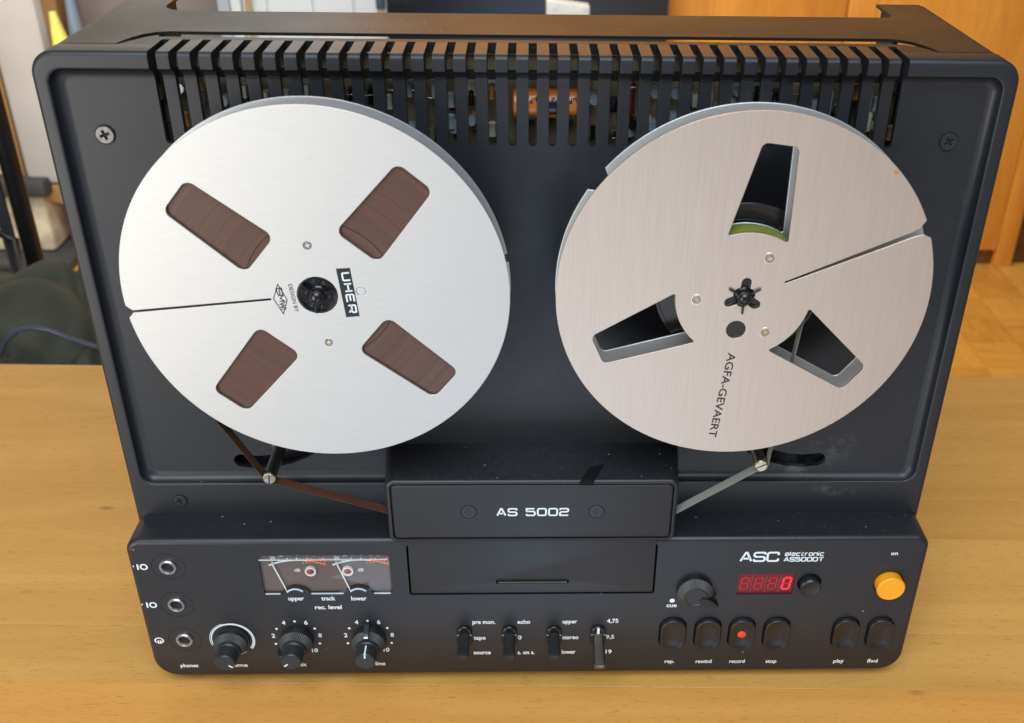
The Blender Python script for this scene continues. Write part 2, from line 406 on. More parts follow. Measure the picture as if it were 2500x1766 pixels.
def rpoly(pts, rad, n=5):
    """polygon with rounded corners; rad is one number or one per vertex"""
    k = len(pts)
    if not isinstance(rad, (list, tuple)): rad = [rad] * k
    out = []
    for i in range(k):
        p0, p, p1 = Vector(pts[i - 1]), Vector(pts[i]), Vector(pts[(i + 1) % k])
        r = rad[i]
        if r <= 0: out.append(tuple(p)); continue
        a = (p0 - p).normalized(); b = (p1 - p).normalized()
        ang = math.acos(max(-1, min(1, a.dot(b))))
        d = min(r / math.tan(ang / 2), (p0 - p).length * 0.49, (p1 - p).length * 0.49); rr = d * math.tan(ang / 2)
        c = p + (a + b).normalized() * (rr / math.sin(ang / 2))
        s, e = p + a * d - c, p + b * d - c
        a0 = math.atan2(s.y, s.x); da = (math.atan2(e.y, e.x) - a0 + math.pi) % (2 * math.pi) - math.pi
        for j in range(n + 1):
            t = a0 + da * j / n
            out.append((c.x + rr * math.cos(t), c.y + rr * math.sin(t)))
    return out

def lathe(prof, mat, c=(0, 0), y0=0.0, n=40, smooth=35, wobble=None):
    """prof: (radius, distance towards the viewer from y0)"""
    v, f = [], []
    rows = []
    for (r, d) in prof:
        if r <= 1e-6: rows.append([len(v)]); v.append((c[0], y0 - d, c[1]))
        else:
            rows.append(list(range(len(v), len(v) + n)))
            for i in range(n):
                a = 2 * math.pi * i / n
                rr = r
                if wobble and (r, d) in wobble: rr = r + (wobble[(r, d)] if i % 2 else 0)
                v.append((c[0] + rr * math.cos(a), y0 - d, c[1] + rr * math.sin(a)))
    for a, b in zip(rows, rows[1:]):
        for i in range(n):
            j = (i + 1) % n
            q = [a[i % len(a)], a[j % len(a)], b[j % len(b)], b[i % len(b)]]
            g = []
            for x in q:
                if x not in g: g.append(x)
            if len(g) > 2: f.append(g)
    for row in (rows[0], rows[-1]):
        if len(row) > 1: f.append(row)
    return mesh(v, f, mat, smooth)

def loft(rings, mat, closed_profile=False, cap0=False, cap1=False, smooth=35, close_ring=True):
    n = len(rings[0]); v = [p for r in rings for p in r]; f = []
    m = len(rings)
    for k in range(m if closed_profile else m - 1):
        k2 = (k + 1) % m
        for i in range(n if close_ring else n - 1):
            j = (i + 1) % n
            f.append((k * n + i, k * n + j, k2 * n + j, k2 * n + i))
    if cap0: f.append(tuple(range(n)))
    if cap1: f.append(tuple((m - 1) * n + i for i in range(n)))
    if closed_profile and not close_ring:
        f.append(tuple(k * n for k in range(m))); f.append(tuple(k * n + n - 1 for k in range(m)))
    return mesh(v, f, mat, smooth)

def box(x0, x1, y0, y1, z0, z1, mat, bev=0.0):
    if bev:
        bm = bmesh.new()
        bmesh.ops.create_cube(bm, size=1.0)
        for v in bm.verts: v.co = Vector(((x0 + x1) / 2 + v.co.x * (x1 - x0), (y0 + y1) / 2 + v.co.y * (y1 - y0), (z0 + z1) / 2 + v.co.z * (z1 - z0)))
        bmesh.ops.bevel(bm, geom=bm.edges[:] + bm.verts[:], offset=bev, segments=2, affect='EDGES', profile=0.5)
        vs = [tuple(v.co) for v in bm.verts]; bm.verts.index_update(); fs = [[v.index for v in q.verts] for q in bm.faces]; bm.free()
        return mesh(vs, fs, mat, 40)
    v = [(x, y, z) for x in (x0, x1) for y in (y0, y1) for z in (z0, z1)]
    return mesh(v, [(0, 1, 3, 2), (4, 6, 7, 5), (0, 4, 5, 1), (2, 3, 7, 6), (0, 2, 6, 4), (1, 5, 7, 3)], mat)

def tube(path, r, mat, n=10, smooth=60, caps=True):
    v, f = [], []
    k = len(path)
    P = [Vector(p) for p in path]
    rad = r if isinstance(r, (list, tuple)) else [r] * k
    up = Vector((0.13, 0.27, 0.95))
    for i in range(k):
        t = (P[min(i + 1, k - 1)] - P[max(i - 1, 0)]).normalized()
        a = t.cross(up).normalized(); b = t.cross(a).normalized()
        for j in range(n):
            w = 2 * math.pi * j / n
            q = P[i] + a * (rad[i] * math.cos(w)) + b * (rad[i] * math.sin(w)); v.append(tuple(q))
    for i in range(k - 1):
        for j in range(n):
            f.append((i * n + j, i * n + (j + 1) % n, (i + 1) * n + (j + 1) % n, (i + 1) * n + j))
    if caps: f += [tuple(range(n)), tuple((k - 1) * n + j for j in range(n))]
    return mesh(v, f, mat, smooth)

def ribbon_y(pts, y0, y1, t, mat, lean=None):
    """a strip following the polyline pts in (x, z), as wide as y0..y1, t thick"""
    n = len(pts); top, bot = [], []
    P = [Vector(p) for p in pts]
    for i in range(n):
        d = (P[min(i + 1, n - 1)] - P[max(i - 1, 0)]).normalized(); nn = Vector((-d.y, d.x)) * t / 2
        top.append(P[i] + nn); bot.append(P[i] - nn)
    v = []
    for i in range(n):
        dy = lean[i] if lean else 0
        v += [(top[i].x, y0 + dy, top[i].y), (top[i].x, y1 + dy, top[i].y), (bot[i].x, y1 + dy, bot[i].y), (bot[i].x, y0 + dy, bot[i].y)]
    f = [(0, 1, 2, 3), (4 * n - 4, 4 * n - 3, 4 * n - 2, 4 * n - 1)]
    for i in range(n - 1):
        for j in range(4): f.append((4 * i + j, 4 * i + (j + 1) % 4, 4 * i + 4 + (j + 1) % 4, 4 * i + 4 + j))
    return mesh(v, f, mat, 30)

# ---- writing: flat print
def xform(p, x, z, rot, sx=1, sz=1):
    a = R(rot); u, w = p[0] * sx, p[1] * sz
    return (x + u * math.cos(a) - w * math.sin(a), z + u * math.sin(a) + w * math.cos(a))

def text(s, x, z, size, y, mat, parent, align='C', width=None, rot=0, bold=0.0, name='lettering'):
    cu = bpy.data.curves.new('t', 'FONT'); cu.body = s; cu.size = 1.0; cu.offset = bold; cu.fill_mode = 'FRONT'; cu.resolution_u = 3
    ob = bpy.data.objects.new('t', cu)
    me = bpy.data.meshes.new_from_object(ob)
    v = [tuple(q.co) for q in me.vertices]; f = [tuple(q.vertices) for q in me.polygons]
    bpy.data.objects.remove(ob); bpy.data.curves.remove(cu); bpy.data.meshes.remove(me)
    x0 = min(q[0] for q in v); x1 = max(q[0] for q in v)
    k = size if width is None else width / (x1 - x0)
    off = {'C': (x0 + x1) / 2, 'L': x0, 'R': x1}[align]
    vv = []
    for q in v:
        a, b = xform((q[0] - off, q[1] - 0.25), x, z, rot, k, size)
        vv.append((a, y, b))
    me = mesh(vv, f, mat, recalc=False)
    bm = bmesh.new(); bm.from_mesh(me)
    for fa in bm.faces:
        if fa.normal.y > 0: fa.normal_flip()
    bm.to_mesh(me); bm.free()
    return obj(name, me, parent)

def stroke_verts(pts, w, closed=False):
    n = len(pts); P = [Vector(p) for p in pts]; v = []
    for i in range(n):
        if closed: a, b = P[i - 1], P[(i + 1) % n]
        else: a, b = P[max(i - 1, 0)], P[min(i + 1, n - 1)]
        d0 = (P[i] - a); d1 = (b - P[i])
        if d0.length < 1e-9: d0 = d1
        if d1.length < 1e-9: d1 = d0
        d0.normalize(); d1.normalize()
        t = (d0 + d1)
        t = t.normalized() if t.length > 1e-6 else d0
        nn = Vector((-t.y, t.x)); c = max(0.35, abs(nn.dot(Vector((-d0.y, d0.x)))))
        v += [tuple(P[i] + nn * (w / 2 / c)), tuple(P[i] - nn * (w / 2 / c))]
    f = []
    for i in range(n if closed else n - 1):
        j = (i + 1) % n
        f.append((2 * i, 2 * i + 1, 2 * j + 1, 2 * j))
    return v, f

def round_line(pts, r, n=4):
    out = [pts[0]]
    rl = r if isinstance(r, list) else [0] + [r] * (len(pts) - 2) + [0]
    full = rpoly(pts + [(-99, -99)], list(rl) + [0], n)
    return full[:-1]

def print_strokes(strokes, y, mat, parent, name='lettering'):
    """strokes: (points, width, closed) already in (x, z)"""
    V, F = [], []
    for pts, w, cl in strokes:
        v, f = stroke_verts(pts, w, cl); o = len(V)
        V += [(a, y, b) for a, b in v]; F += [tuple(i + o for i in q) for q in f]
    me = mesh(V, F, mat, recalc=False)
    bm = bmesh.new(); bm.from_mesh(me)
    for fa in bm.faces:
        if fa.normal.y > 0: fa.normal_flip()
    bm.to_mesh(me); bm.free()
    return obj(name, me, parent)

GL = {  # wide square-cut letters: strokes in a 1 x 1 cell
    'A': [[(0, 0), (0.44, 1), (0.56, 1), (1, 0)], [(0.17, 0.3), (0.83, 0.3)]],
    'S': [[(1, 0.78), (1, 1), (0, 1), (0, 0.5), (1, 0.5), (1, 0), (0, 0), (0, 0.22)]],
    'C': [[(1, 0.7), (1, 1), (0, 1), (0, 0), (1, 0), (1, 0.3)]],
    '5': [[(0.95, 1), (0, 1), (0, 0.6), (1, 0.6), (1, 0), (0, 0), (0, 0.22)]],
    '0': [[(0, 0), (1, 0), (1, 1), (0, 1), 'closed']],
    '2': [[(0, 0.78), (0, 1), (1, 1), (1, 0.52), (0, 0.52), (0, 0), (1, 0)]],
    'T': [[(0, 1), (1, 1)], [(0.5, 1), (0.5, 0)]],
    'U': [[(0, 1), (0, 0), (1, 0), (1, 1)]], 'H': [[(0, 0), (0, 1)], [(1, 0), (1, 1)], [(0, 0.5), (1, 0.5)]],
    'E': [[(1, 1), (0, 1), (0, 0), (1, 0)], [(0, 0.5), (0.85, 0.5)]],
    'R': [[(0, 0), (0, 1), (1, 1), (1, 0.45), (0, 0.45)], [(0.55, 0.45), (1, 0)]],
    'e': [[(0, 0.38), (1, 0.38), (1, 0.75), (0, 0.75), (0, 0), (1, 0)]], 'l': [[(0, 0), (0, 1.05)]],
    'c': [[(1, 0.75), (0, 0.75), (0, 0), (1, 0)]], 't': [[(0.2, 1.0), (0.2, 0), (0.9, 0)], [(0, 0.75), (0.9, 0.75)]],
    'r': [[(0, 0), (0, 0.75), (0.8, 0.75)]], 'o': [[(0, 0), (1, 0), (1, 0.75), (0, 0.75), 'closed']],
    'n': [[(0, 0), (0, 0.75), (1, 0.75), (1, 0)]], 'i': [[(0, 0), (0, 0.75)], [(0, 0.95), (0, 1.06)]],
    'M': [[(0, 0), (0, 1), (0.5, 0.3), (1, 1), (1, 0)]], 'W': [[(0, 1), (0.25, 0), (0.5, 0.8), (0.75, 0), (1, 1)]],
}
def stroke_text(s, x0, z0, x1, h, w, y, mat, parent, gap=0.32, rot=0, r=0.22, skew=0.0):
    adv = {'l': 0.12, 'i': 0.12, ' ': 0.5, 't': 0.75, 'r': 0.75}
    tot = sum(adv.get(c, 1.0) for c in s) + gap * (len(s) - 1)
    cw = (x1 - x0) / tot; u = 0; out = []
    for c in s:
        a = adv.get(c, 1.0)
        for st in GL.get(c, []):
            cl = st[-1] == 'closed'; pts = [p for p in st if p != 'closed']
            sx = cw * (a if c not in 'li' else 1)
            q = [(u * cw + p[0] * sx * 1.0, p[1] * h) for p in pts]
            rr = r * min(cw, h)
            q = rpoly(q, rr, 4) if cl else (round_line(q, [0, 0, rr * 0.3, rr, rr, rr, 0] if c == '5' else [0, rr, rr, rr, rr, 0, 0] if c == '2' else rr) if len(q) > 2 and c not in 'AMW' else q)
            q = [xform((p[0] + skew * p[1], p[1]), x0, z0, rot) for p in q]
            out.append((q, w, cl))
        u += a + gap
    return print_strokes(out, y, mat, parent)

def screw(parent, x, z, y, r, mat, rot=0.0, ring=None, cross=0.55, name='screw', countersink=None):
    plus = []
    a, b = r * cross, r * 0.15
    for p in ((a, b), (b, b), (b, a), (-b, a), (-b, b), (-a, b), (-a, -b), (-b, -b), (-b, -a), (b, -a), (b, -b), (a, -b)):
        plus.append(xform(p, x, z, rot))
    o = obj(name, plate([circle(x, z, r, 28), plus], y, 1.2, mat, 0.16), parent)
    obj('cross_recess', plate([circle(x, z, r * 0.8, 16)], y + 0.75, 0.4, 'groove'), o)
    if ring: obj('screw_rim', plate([circle(x, z, r + ring, 32), circle(x, z, r + 0.03, 32)], y + 0.2, 0.9, 'groove'), o)
    if countersink: obj('countersink', plate([circle(x, z, r + countersink, 32), circle(x, z, r + 0.05, 32)], y + 0.15, 0.6, 'alu_edge', 0.15), o)
    return o

# ================================================================== the room behind
def structure(o): o['kind'] = 'structure'; return o
M['floor'] = wood('parquet', (0.54, 0.235, 0.036), (0.74, 0.36, 0.062), 0.35, (10, 40, 40), 0.35)
M['floor_b'] = wood('parquet_cross', (0.54, 0.235, 0.036), (0.74, 0.36, 0.062), 0.35, (40, 10, 40), 0.35)
M['door_wood'] = wood('cabinet_wood', (0.56, 0.20, 0.026), (0.78, 0.34, 0.052), 0.40, (22, 22, 3), 0.25)
M['door_dark'] = wood('dark_cabinet_wood', (0.10, 0.035, 0.010), (0.16, 0.06, 0.018), 0.45, (22, 22, 3), 0.2)
M['plaster'] = simple('white_plaster', (0.64, 0.60, 0.54), 0.8, noise=0.06, nscale=5)
M['shaded_plaster'] = simple('warm_shaded_plaster', (0.42, 0.23, 0.08), 0.8, noise=0.15, nscale=6)  # shade and warm light of the wall corner put into the plaster colour
M['mauve'] = simple('mauve_wall', (0.20, 0.165, 0.15), 0.8, noise=0.1, nscale=4)
M['white_paint'] = simple('white_paint', (0.58, 0.63, 0.66), 0.5, noise=0.04, nscale=6)
M['stone'] = simple('pale_stone', (0.74, 0.58, 0.40), 0.75, noise=0.45, nscale=14, bump=0.3)
M['slate'] = simple('slate', (0.055, 0.052, 0.052), 0.55, noise=0.3, nscale=20)
M['tv'] = simple('dark_screen', (0.006, 0.008, 0.011), 0.22)
M['router'] = simple('off_white_plastic', (0.62, 0.60, 0.54), 0.45, noise=0.08, nscale=40)
M['pole'] = simple('black_metal', (0.010, 0.010, 0.011), 0.32)
M['pole_sheen'] = simple('black_metal_sheen', (0.035, 0.04, 0.05), 0.35)  # lighter bluish tone imitates the highlight on the black pole
M['olive'] = simple('olive_cloth', (0.040, 0.042, 0.026), 0.75, noise=0.25, nscale=25)
M['cable'] = simple('blue_grey_cable', (0.045, 0.055, 0.085), 0.35)
M['yellow_cloth'] = simple('yellow_shade', (0.85, 0.75, 0.16), 0.5, noise=0.2, nscale=30)
M['blue_glass'] = simple('blue_grey_glass', (0.20, 0.26, 0.33), 0.15)
M['teal_glass'] = simple('dark_teal_glass', (0.03, 0.06, 0.08), 0.1)
M['gold'] = simple('pale_gold', (0.55, 0.42, 0.22), 0.35, metal=0.6)
M['brown_door'] = simple('brown_post_wood', (0.30, 0.15, 0.045), 0.5, noise=0.15, nscale=10)
M['chair'] = simple('dark_chair', (0.02, 0.018, 0.016), 0.6)

floor = structure(obj('floor', box(-3200, 3200, 360, 2600, -790, -752, 'floor')))
for i in range(8):
    for j in range(12):
        x0 = 820 + i * 122; y0 = 900 + j * 122
        if y0 > 2280: continue
        horiz = (i + j) % 2
        o = obj('parquet_block', box(0, 121, 0, 121, -752, -748, 'floor_b' if horiz else 'floor'), floor, (x0, y0, 0))

back = structure(obj('back_wall', box(-3200, 3200, 2420, 2460, -748, 1900, 'plaster')))
tag(obj('mauve_curtain', box(-1160, -760, 2380, 2400, -740, 260, 'mauve', 4)), 'plain greyish mauve panel between the white door and the brown post', 'panel')

# wall unit of orange wood, with the dark screen in its middle
cab = thing('wall_cabinet', 'orange wooden wall cabinet with tall doors behind the recorder', 'cabinet', (900, 2250, -748))
obj('door', box(334, 776, 2200, 2225, -60 - 640, 1700, 'door_wood', 2), cab)
obj('door', box(779, 1292, 2200, 2225, -700, 1700, 'door_wood', 2), cab)
obj('door', box(1346, 1900, 2212, 2236, -690, 1700, 'door_dark', 2), cab)
obj('side_board', box(1294, 1344, 2196, 2400, -748, 1700, 'door_wood', 2), cab)
obj('plinth', box(334, 1292, 2215, 2400, -748, -701, 'door_dark'), cab)
obj('plinth', box(1346, 1900, 2225, 2400, -748, -691, 'door_dark'), cab)
obj('upper_panel', box(-420, 331, 2200, 2240, 330, 1700, 'door_wood', 2), cab)
obj('door_edge_strip', box(828, 846, 2196, 2199.5, -700, 1700, 'door_wood'), cab)
tv = thing('television', 'large dark television screen beyond the handle of the recorder', 'television', (0, 2170, -400))
obj('screen', box(-340, 329, 2150, 2170, -360, 322, 'tv'), tv)
obj('rear_housing', box(-300, 290, 2171, 2235, -330, 290, 'pole'), tv)
lb = thing('low_board', 'dark low board that carries the television', 'sideboard', (0, 2100, -748))
obj('body', box(-345, 330, 1950, 2400, -748, -365, 'door_dark', 3), lb)
rt = thing('white_box', 'small off-white plastic box with sloping top in front of the dark screen', 'router', (80, 1900, -22))
obj('housing', plate([rpoly([(33, -30), (127, -30), (127, -1), (33, 11)], 4)], 1900, 40, 'router', 2, 40), rt)
obj('button_cap', lathe([(5, 0), (5, 1), (0, 1.2)], 'white_paint', (50, -5), 1900, 20), rt)
shelf = tag(obj('glass_shelf', box(-60, 170, 1870, 1960, -36, -30.5, 'tv')), 'thin dark shelf carrying the small off-white box', 'shelf')

wd = thing('white_door', 'tall white panelled door left of the dark screen', 'door', (-560, 2230, -748))
obj('door_leaf', box(-700, -352, 2215, 2250, -748, 1500, 'white_paint', 2), wd)
obj('stile', box(-727, -702, 2205, 2260, -748, 1500, 'white_paint', 3), wd)
obj('glazing_bar', box(-690, -676, 2200, 2214, -748, 1500, 'gold', 2), wd)
obj('moulding', box(-648, -642, 2207, 2214, -748, 1500, 'white_paint'), wd)
obj('moulding', box(-540, -532, 2207, 2214, -748, 1500, 'white_paint'), wd)
obj('moulding', box(-440, -434, 2207, 2214, -748, 1500, 'white_paint'), wd)
obj('frame_post', box(-758, -729, 2205, 2270, -748, 1500, 'comp_grey', 3), wd)
gb = thing('glass_bottle', 'tiny dark teal glass bottle beside the television edge', 'bottle', (-337, 2000, -60))
obj('bottle_body', lathe([(0, 0), (11, 0.1), (11, 30), (9, 34), (0, 34)], 'teal_glass', (0, 0), 0, 20), gb, None)
gb.children[0].rotation_euler = (R(-90), 0, 0); gb.children[0].location = Vector((-337, 2000, -30)) * S
obj('foot', lathe([(0, 0), (7, 0.1), (9, 14), (9, 24), (0, 24)], 'gold', (0, 0), 0, 20), gb)
gb.children[1].rotation_euler = (R(-90), 0, 0); gb.children[1].location = Vector((-337, 2000, -55)) * S
tag(obj('bottle_ledge', box(-360, -300, 1960, 2060, -62, -55.5, 'white_paint', 2)), 'narrow white ledge under the tiny teal bottle', 'ledge')

ch = thing('chimney_breast', 'white plastered chimney breast at the far left', 'chimney', (-1280, 2300, -520))
obj('plaster_front', box(-1335, -1203, 2230, 2400, -540, 1700, 'plaster', 25), ch)
obj('shaded_side', box(-1500, -1337, 2240, 2400, -540, 1700, 'shaded_plaster', 5), ch)
obj('shaded_foot', plate([[(-1400, -556), (-1230, -600), (-1200, -560), (-1200, -541), (-1400, -541)]], 2236, 100, 'shaded_plaster', 3), ch)  # tan shape imitates the shaded foot of the wall corner
post = tag(obj('brown_post', box(-1201, -1166, 2260, 2380, -748, 1700, 'brown_door', 3)), 'narrow brown wooden post beside the white chimney breast', 'post')
lamp = thing('yellow_lamp', 'small yellow cone shade next to the brown post', 'lamp', (-1150, 2200, -250))
obj('shade', mesh(*(lambda n: ([(-1146 + 25 * math.cos(2 * math.pi * i / n), 2200 + 25 * math.sin(2 * math.pi * i / n), -190) for i in range(n)] + [(-1153 + 8 * math.cos(2 * math.pi * i / n), 2200 + 8 * math.sin(2 * math.pi * i / n), -88) for i in range(n)], [(i, (i + 1) % n, n + (i + 1) % n, n + i) for i in range(n)] + [tuple(range(n, 2 * n))]))(24), 'yellow_cloth', 40), lamp)
obj('stem', tube([(-1146, 2200, -188), (-1146, 2200, -460)], 6, 'gold'), lamp)
gv = tag(obj('blue_vase', lathe([(0, 0), (16, 0.2), (20, 60), (12, 150), (9, 200), (0, 200)], 'blue_glass', (0, 0), 0, 24)), 'slim blue-grey glass vase right of the yellow shade', 'vase')
gv.rotation_euler = (R(-90), 0, 0); gv.location = Vector((-1130, 2260, -230)) * S
tag(obj('side_ledge', box(-1200, -1090, 2170, 2330, -480, -461, 'brown_door', 2)), 'brown ledge below the yellow shade', 'ledge')
tag(obj('vase_ledge', box(-1164, -1092, 2225, 2300, -240, -230.5, 'brown_door', 2)), 'small brown ledge below the blue-grey vase', 'ledge')

ht = thing('hearth', 'pale stone hearth with dark slate slabs behind the black pole', 'hearth', (-1380, 2250, -748))
obj('stone_block', box(-1480, -1290, 2215, 2400, -722, -560, 'stone', 14), ht)
obj('stone_block', box(-1480, -1347, 2225, 2400, -512, -300, 'stone', 14), ht)
obj('slate_slab', box(-1520, -1272, 2190, 2400, -558, -514, 'slate', 6), ht)
obj('slate_slab', box(-1560, -1232, 2140, 2400, -747, -724, 'slate', 6), ht)
tag(obj('slate_floor_slab', box(-1900, -880, 1100, 2139, -751.9, -744, 'slate', 2)), 'dark slate slab on the floor before the hearth', 'floor slab')

sp = thing('black_pole', 'upright black metal pole standing behind the olive bag', 'pole', (-712, 900, -748))
obj('outer_tube', tube([(-701, 912, -740), (-701, 912, 420)], 12.5, 'pole', 20), sp)
obj('pole_highlight', tube([(-721, 897, -740), (-721, 897, 420)], 8.5, 'pole_sheen', 16), sp)  # extra rod stands in for the highlight along the pole's left side
obj('foot_plate', box(-790, -640, 820, 990, -748, -738, 'pole', 4), sp)
tag(obj('black_cable', tube([(-760, 860, 10), (-745, 860, -62), (-726, 868, -92), (-700, 872, -108), (-660, 790, -128), (-620, 720, -122), (-575, 680, -126), (-540, 668, -128), (-480, 668, -140)], 5, 'pole', 8)), 'black cable hanging at the pole above the olive bag', 'cable')

# the olive bag lying on a chair behind the table
def bag():
    nx, ns = 110, 90
    prof = [(790, -330), (770, -200), (740, -110), (705, -70), (668, -80), (642, -140), (625, -200), (610, -180), (596, -92), (576, -44), (550, -26), (515, -30), (480, -46), (455, -66), (436, -95), (420, -140), (406, -220), (400, -330)]
    fine = []
    for i in range(ns):
        t = i / (ns - 1) * (len(prof) - 1); k = min(int(t), len(prof) - 2); u = t - k
        p0, p1, p2, p3 = prof[max(k - 1, 0)], prof[k], prof[k + 1], prof[min(k + 2, len(prof) - 1)]
        fine.append(tuple(0.5 * (2 * b + (c - a) * u + (2 * a - 5 * b + 4 * c - d) * u * u + (-a + 3 * b - 3 * c + d) * u ** 3) for a, b, c, d in zip(p0, p1, p2, p3)))
    v = []
    for i in range(nx):
        s = i / (nx - 1); x = -860 + s * 540
        drop = 90 * max(0, (s - 0.62) / 0.38) ** 2 + 30 * max(0, (0.2 - s) / 0.2) ** 2
        for j, (y, z) in enumerate(fine):
            wr = 9 * math.sin(x * 0.021 + y * 0.045) + 5 * math.sin(x * 0.05 - y * 0.03 + 1.3) + 4 * math.sin(x * 0.011 + z * 0.09)
            fold = 20 * math.exp(-((x + 440 + (y - 480) * 0.5) / 9) ** 2) + 18 * math.exp(-((x + 500 - (y - 450) * 0.9) / 10) ** 2) + 22 * math.exp(-((y - 470 + (x + 480) * 0.35) / 9) ** 2)
            v.append((x + 3 * math.sin(y * 0.05), y + wr * 0.5, z + wr - fold - drop))
    f = [(i * ns + j, i * ns + j + 1, (i + 1) * ns + j + 1, (i + 1) * ns + j) for i in range(nx - 1) for j in range(ns - 1)]
    f += [tuple(j for j in range(ns)), tuple((nx - 1) * ns + j for j in range(ns)), tuple([i * ns for i in range(nx)] + [i * ns + ns - 1 for i in reversed(range(nx))])]
    return mesh(v, f, 'olive', 70)
bg = thing('olive_bag', 'crumpled olive green cloth bag behind the table edge', 'bag', (-600, 600, -330))
obj('cloth', bag(), bg)
ch2 = thing('chair', 'dark chair under the olive bag', 'chair', (-600, 600, -748))
obj('seat', box(-900, -310, 390, 810, -362, -331, 'chair', 6), ch2)
for x, y in ((-880, 410), (-330, 410), (-880, 790), (-330, 790)): obj('leg', box(x - 16, x + 16, y - 16, y + 16, -748, -362.5, 'chair', 3), ch2)
tag(obj('blue_cable', tube([(-530, 452, -52), (-513, 440, -27), (-497, 436, -14), (-480, 434, -8), (-464, 434, -12), (-450, 436, -21), (-432, 440, -31), (-410, 444, -40), (-380, 450, -60)], 2.6, 'cable', 10)), 'thin blue-grey cable lying across the olive bag', 'cable')

# ================================================================== the table
tb = thing('wooden_table', 'light beech table top of long planks under the recorder', 'table', (0, 100, -748))
SL = -0.0257
seams = [-27.9 + 47.6 * k for k in range(-1, 8)] + [347.5]
for k, (a, b) in enumerate(zip(seams, seams[1:])):
    g = 0.12
    v = []
    for x in (-1150, 1150):
        for (y, z) in ((a + g, -34), (a + g, -6.25), (a + g + 0.25, -6), (b - g - 0.25, -6), (b - g, -6.25), (b - g, -34)):
            v.append((x, y + SL * x, z))
    f = [tuple(range(6)), tuple(range(6, 12))] + [(i, (i + 1) % 6, 6 + (i + 1) % 6, 6 + i) for i in range(6)]
    obj('plank', mesh(v, f, 'table_front' if k == 0 else 'table'), tb)
for x, y in ((-1050, -10), (1050, -40), (-1050, 330), (1050, 280)): obj('leg', box(x - 32, x + 32, y - 32, y + 32, -748, -34.5, 'table', 3), tb)

# ================================================================== the recorder
rec = thing('tape_recorder', 'black reel-to-reel tape recorder standing upright on the wooden table', 'tape recorder', (0, 40, -6))
for x, y in ((-190, 8), (190, 8), (-190, 105), (190, 105)):
    o = obj('foot', lathe([(0, 0), (9, 0.05), (10, 2), (10, 9.5), (0, 9.5)], 'dark', (0, 0), 0, 24), rec)
    o.rotation_euler = (R(-90), 0, 0); o.location = Vector((x, y, -6)) * S

# ---- deck frame with the recessed deck
PITCH = 337.2 / 36
HW = 18 * PITCH + 1.87
def ring(hx, zt, zb, r, y, n=8):
    pts = [(HW, y, zt)]
    for (cx, cz, a0) in ((hx - r, zt - r, 90), (hx - r, zb + r, 0), (-hx + r, zb + r, -90), (-hx + r, zt - r, -180)):
        for i in range(n + 1):
            a = R(a0 - 90 * i / n); pts.append((cx + r * math.cos(a), y, cz + r * math.sin(a)))
    pts.append((-HW, y, zt))
    return pts
FR = 4.8; DEP = 5.2
rg = [(223, 359.8, 2, 11, 14), (223, 359.8, 2, 11, 1.9), (222.75, 359.55, 2.3, 10.8, 1.1), (222.2, 359.0, 2.8, 10.4, 0.45), (221.3, 358.1, 3.8, 9.6, 0.08), (220.6, 357.4, 4.5, 9.4, 0),
      (217.2, 353.2, 123.3, 7.6, 0), (216.5, 352.5, 124.0, 7.3, 0.0), (216.0, 352.0, 124.5, 7.0, 0.35), (215.8, 351.8, 124.7, 7.0, 0.9), (215.8, 351.8, 124.7, 7.0, DEP - FR)]
for t in (18, 36, 54, 72, 90):
    o = FR * (1 - math.cos(R(t))); rg.append((215.8 - o, 351.8 - o, 124.7 + o, 7 - o * 0.7, DEP - FR + FR * math.sin(R(t))))
rg += [(210.6, 346.6, 129.9, 3.6, DEP), (210.6, 346.6, 129.9, 3.6, 9), (219, 356, 6, 8, 9), (219, 356, 6, 8, 14)]
obj('deck_frame', loft([ring(*a) for a in rg], 'case', closed_profile=True, close_ring=False), rec)

# ---- deck plate with rounded ends of the vent slots along its upper edge
ZS = 318.5
edge = []
for i in range(-18, 19):
    c = i * PITCH
    for k in range(0, 7):
        a = R(180 + 180 * k / 6); edge.append((c + 1.87 * math.cos(a), ZS + 1.87 * math.sin(a)))
oc = rrect(-210.56, 129.94, 210.56, 346.56, 3.56, 8)
outline = oc[:27] + [(HW, 346.56)] + list(reversed(edge)) + [(-HW, 346.56)] + oc[27:]
def arc_slot(pts, w):
    n = len(pts); P = [Vector(p) for p in pts]; l, r = [], []
    for i in range(n):
        d = (P[min(i + 1, n - 1)] - P[max(i - 1, 0)]).normalized(); nn = Vector((-d.y, d.x)) * w
        l.append(P[i] + nn); r.append(P[i] - nn)
    d0 = (P[0] - P[1]).normalized(); d1 = (P[-1] - P[-2]).normalized()
    def cap(c, d):
        a = math.atan2(d.y, d.x)
        return [(c.x + w * math.cos(a + t), c.y + w * math.sin(a + t)) for t in (1.2, 0.6, 0, -0.6, -1.2)]
    out = [tuple(p) for p in r] + list(reversed(cap(P[-1], d1)))[0:] + [tuple(p) for p in reversed(l)] + list(reversed(cap(P[0], d0)))
    return out
slotL = [(-161, 136.5), (-152, 135.5), (-143, 136.3), (-134, 138.8), (-126, 142.5), (-119, 147.5)]
slotR = [(-x, z) for x, z in reversed(slotL)]
cL, cR = (-99.5, 258.8), (98.9, 258.7)
holes = [arc_slot(slotL, 4.2), arc_slot(slotR, 4.2)]
obj('deck_plate', plate([outline] + holes, DEP, 3.0, 'case'), rec)
obj('slot_backing', box(-205, -80, 16, 17, 124, 175, 'case'), rec)
obj('slot_backing', box(80, 205, 16, 17, 124, 175, 'case'), rec)

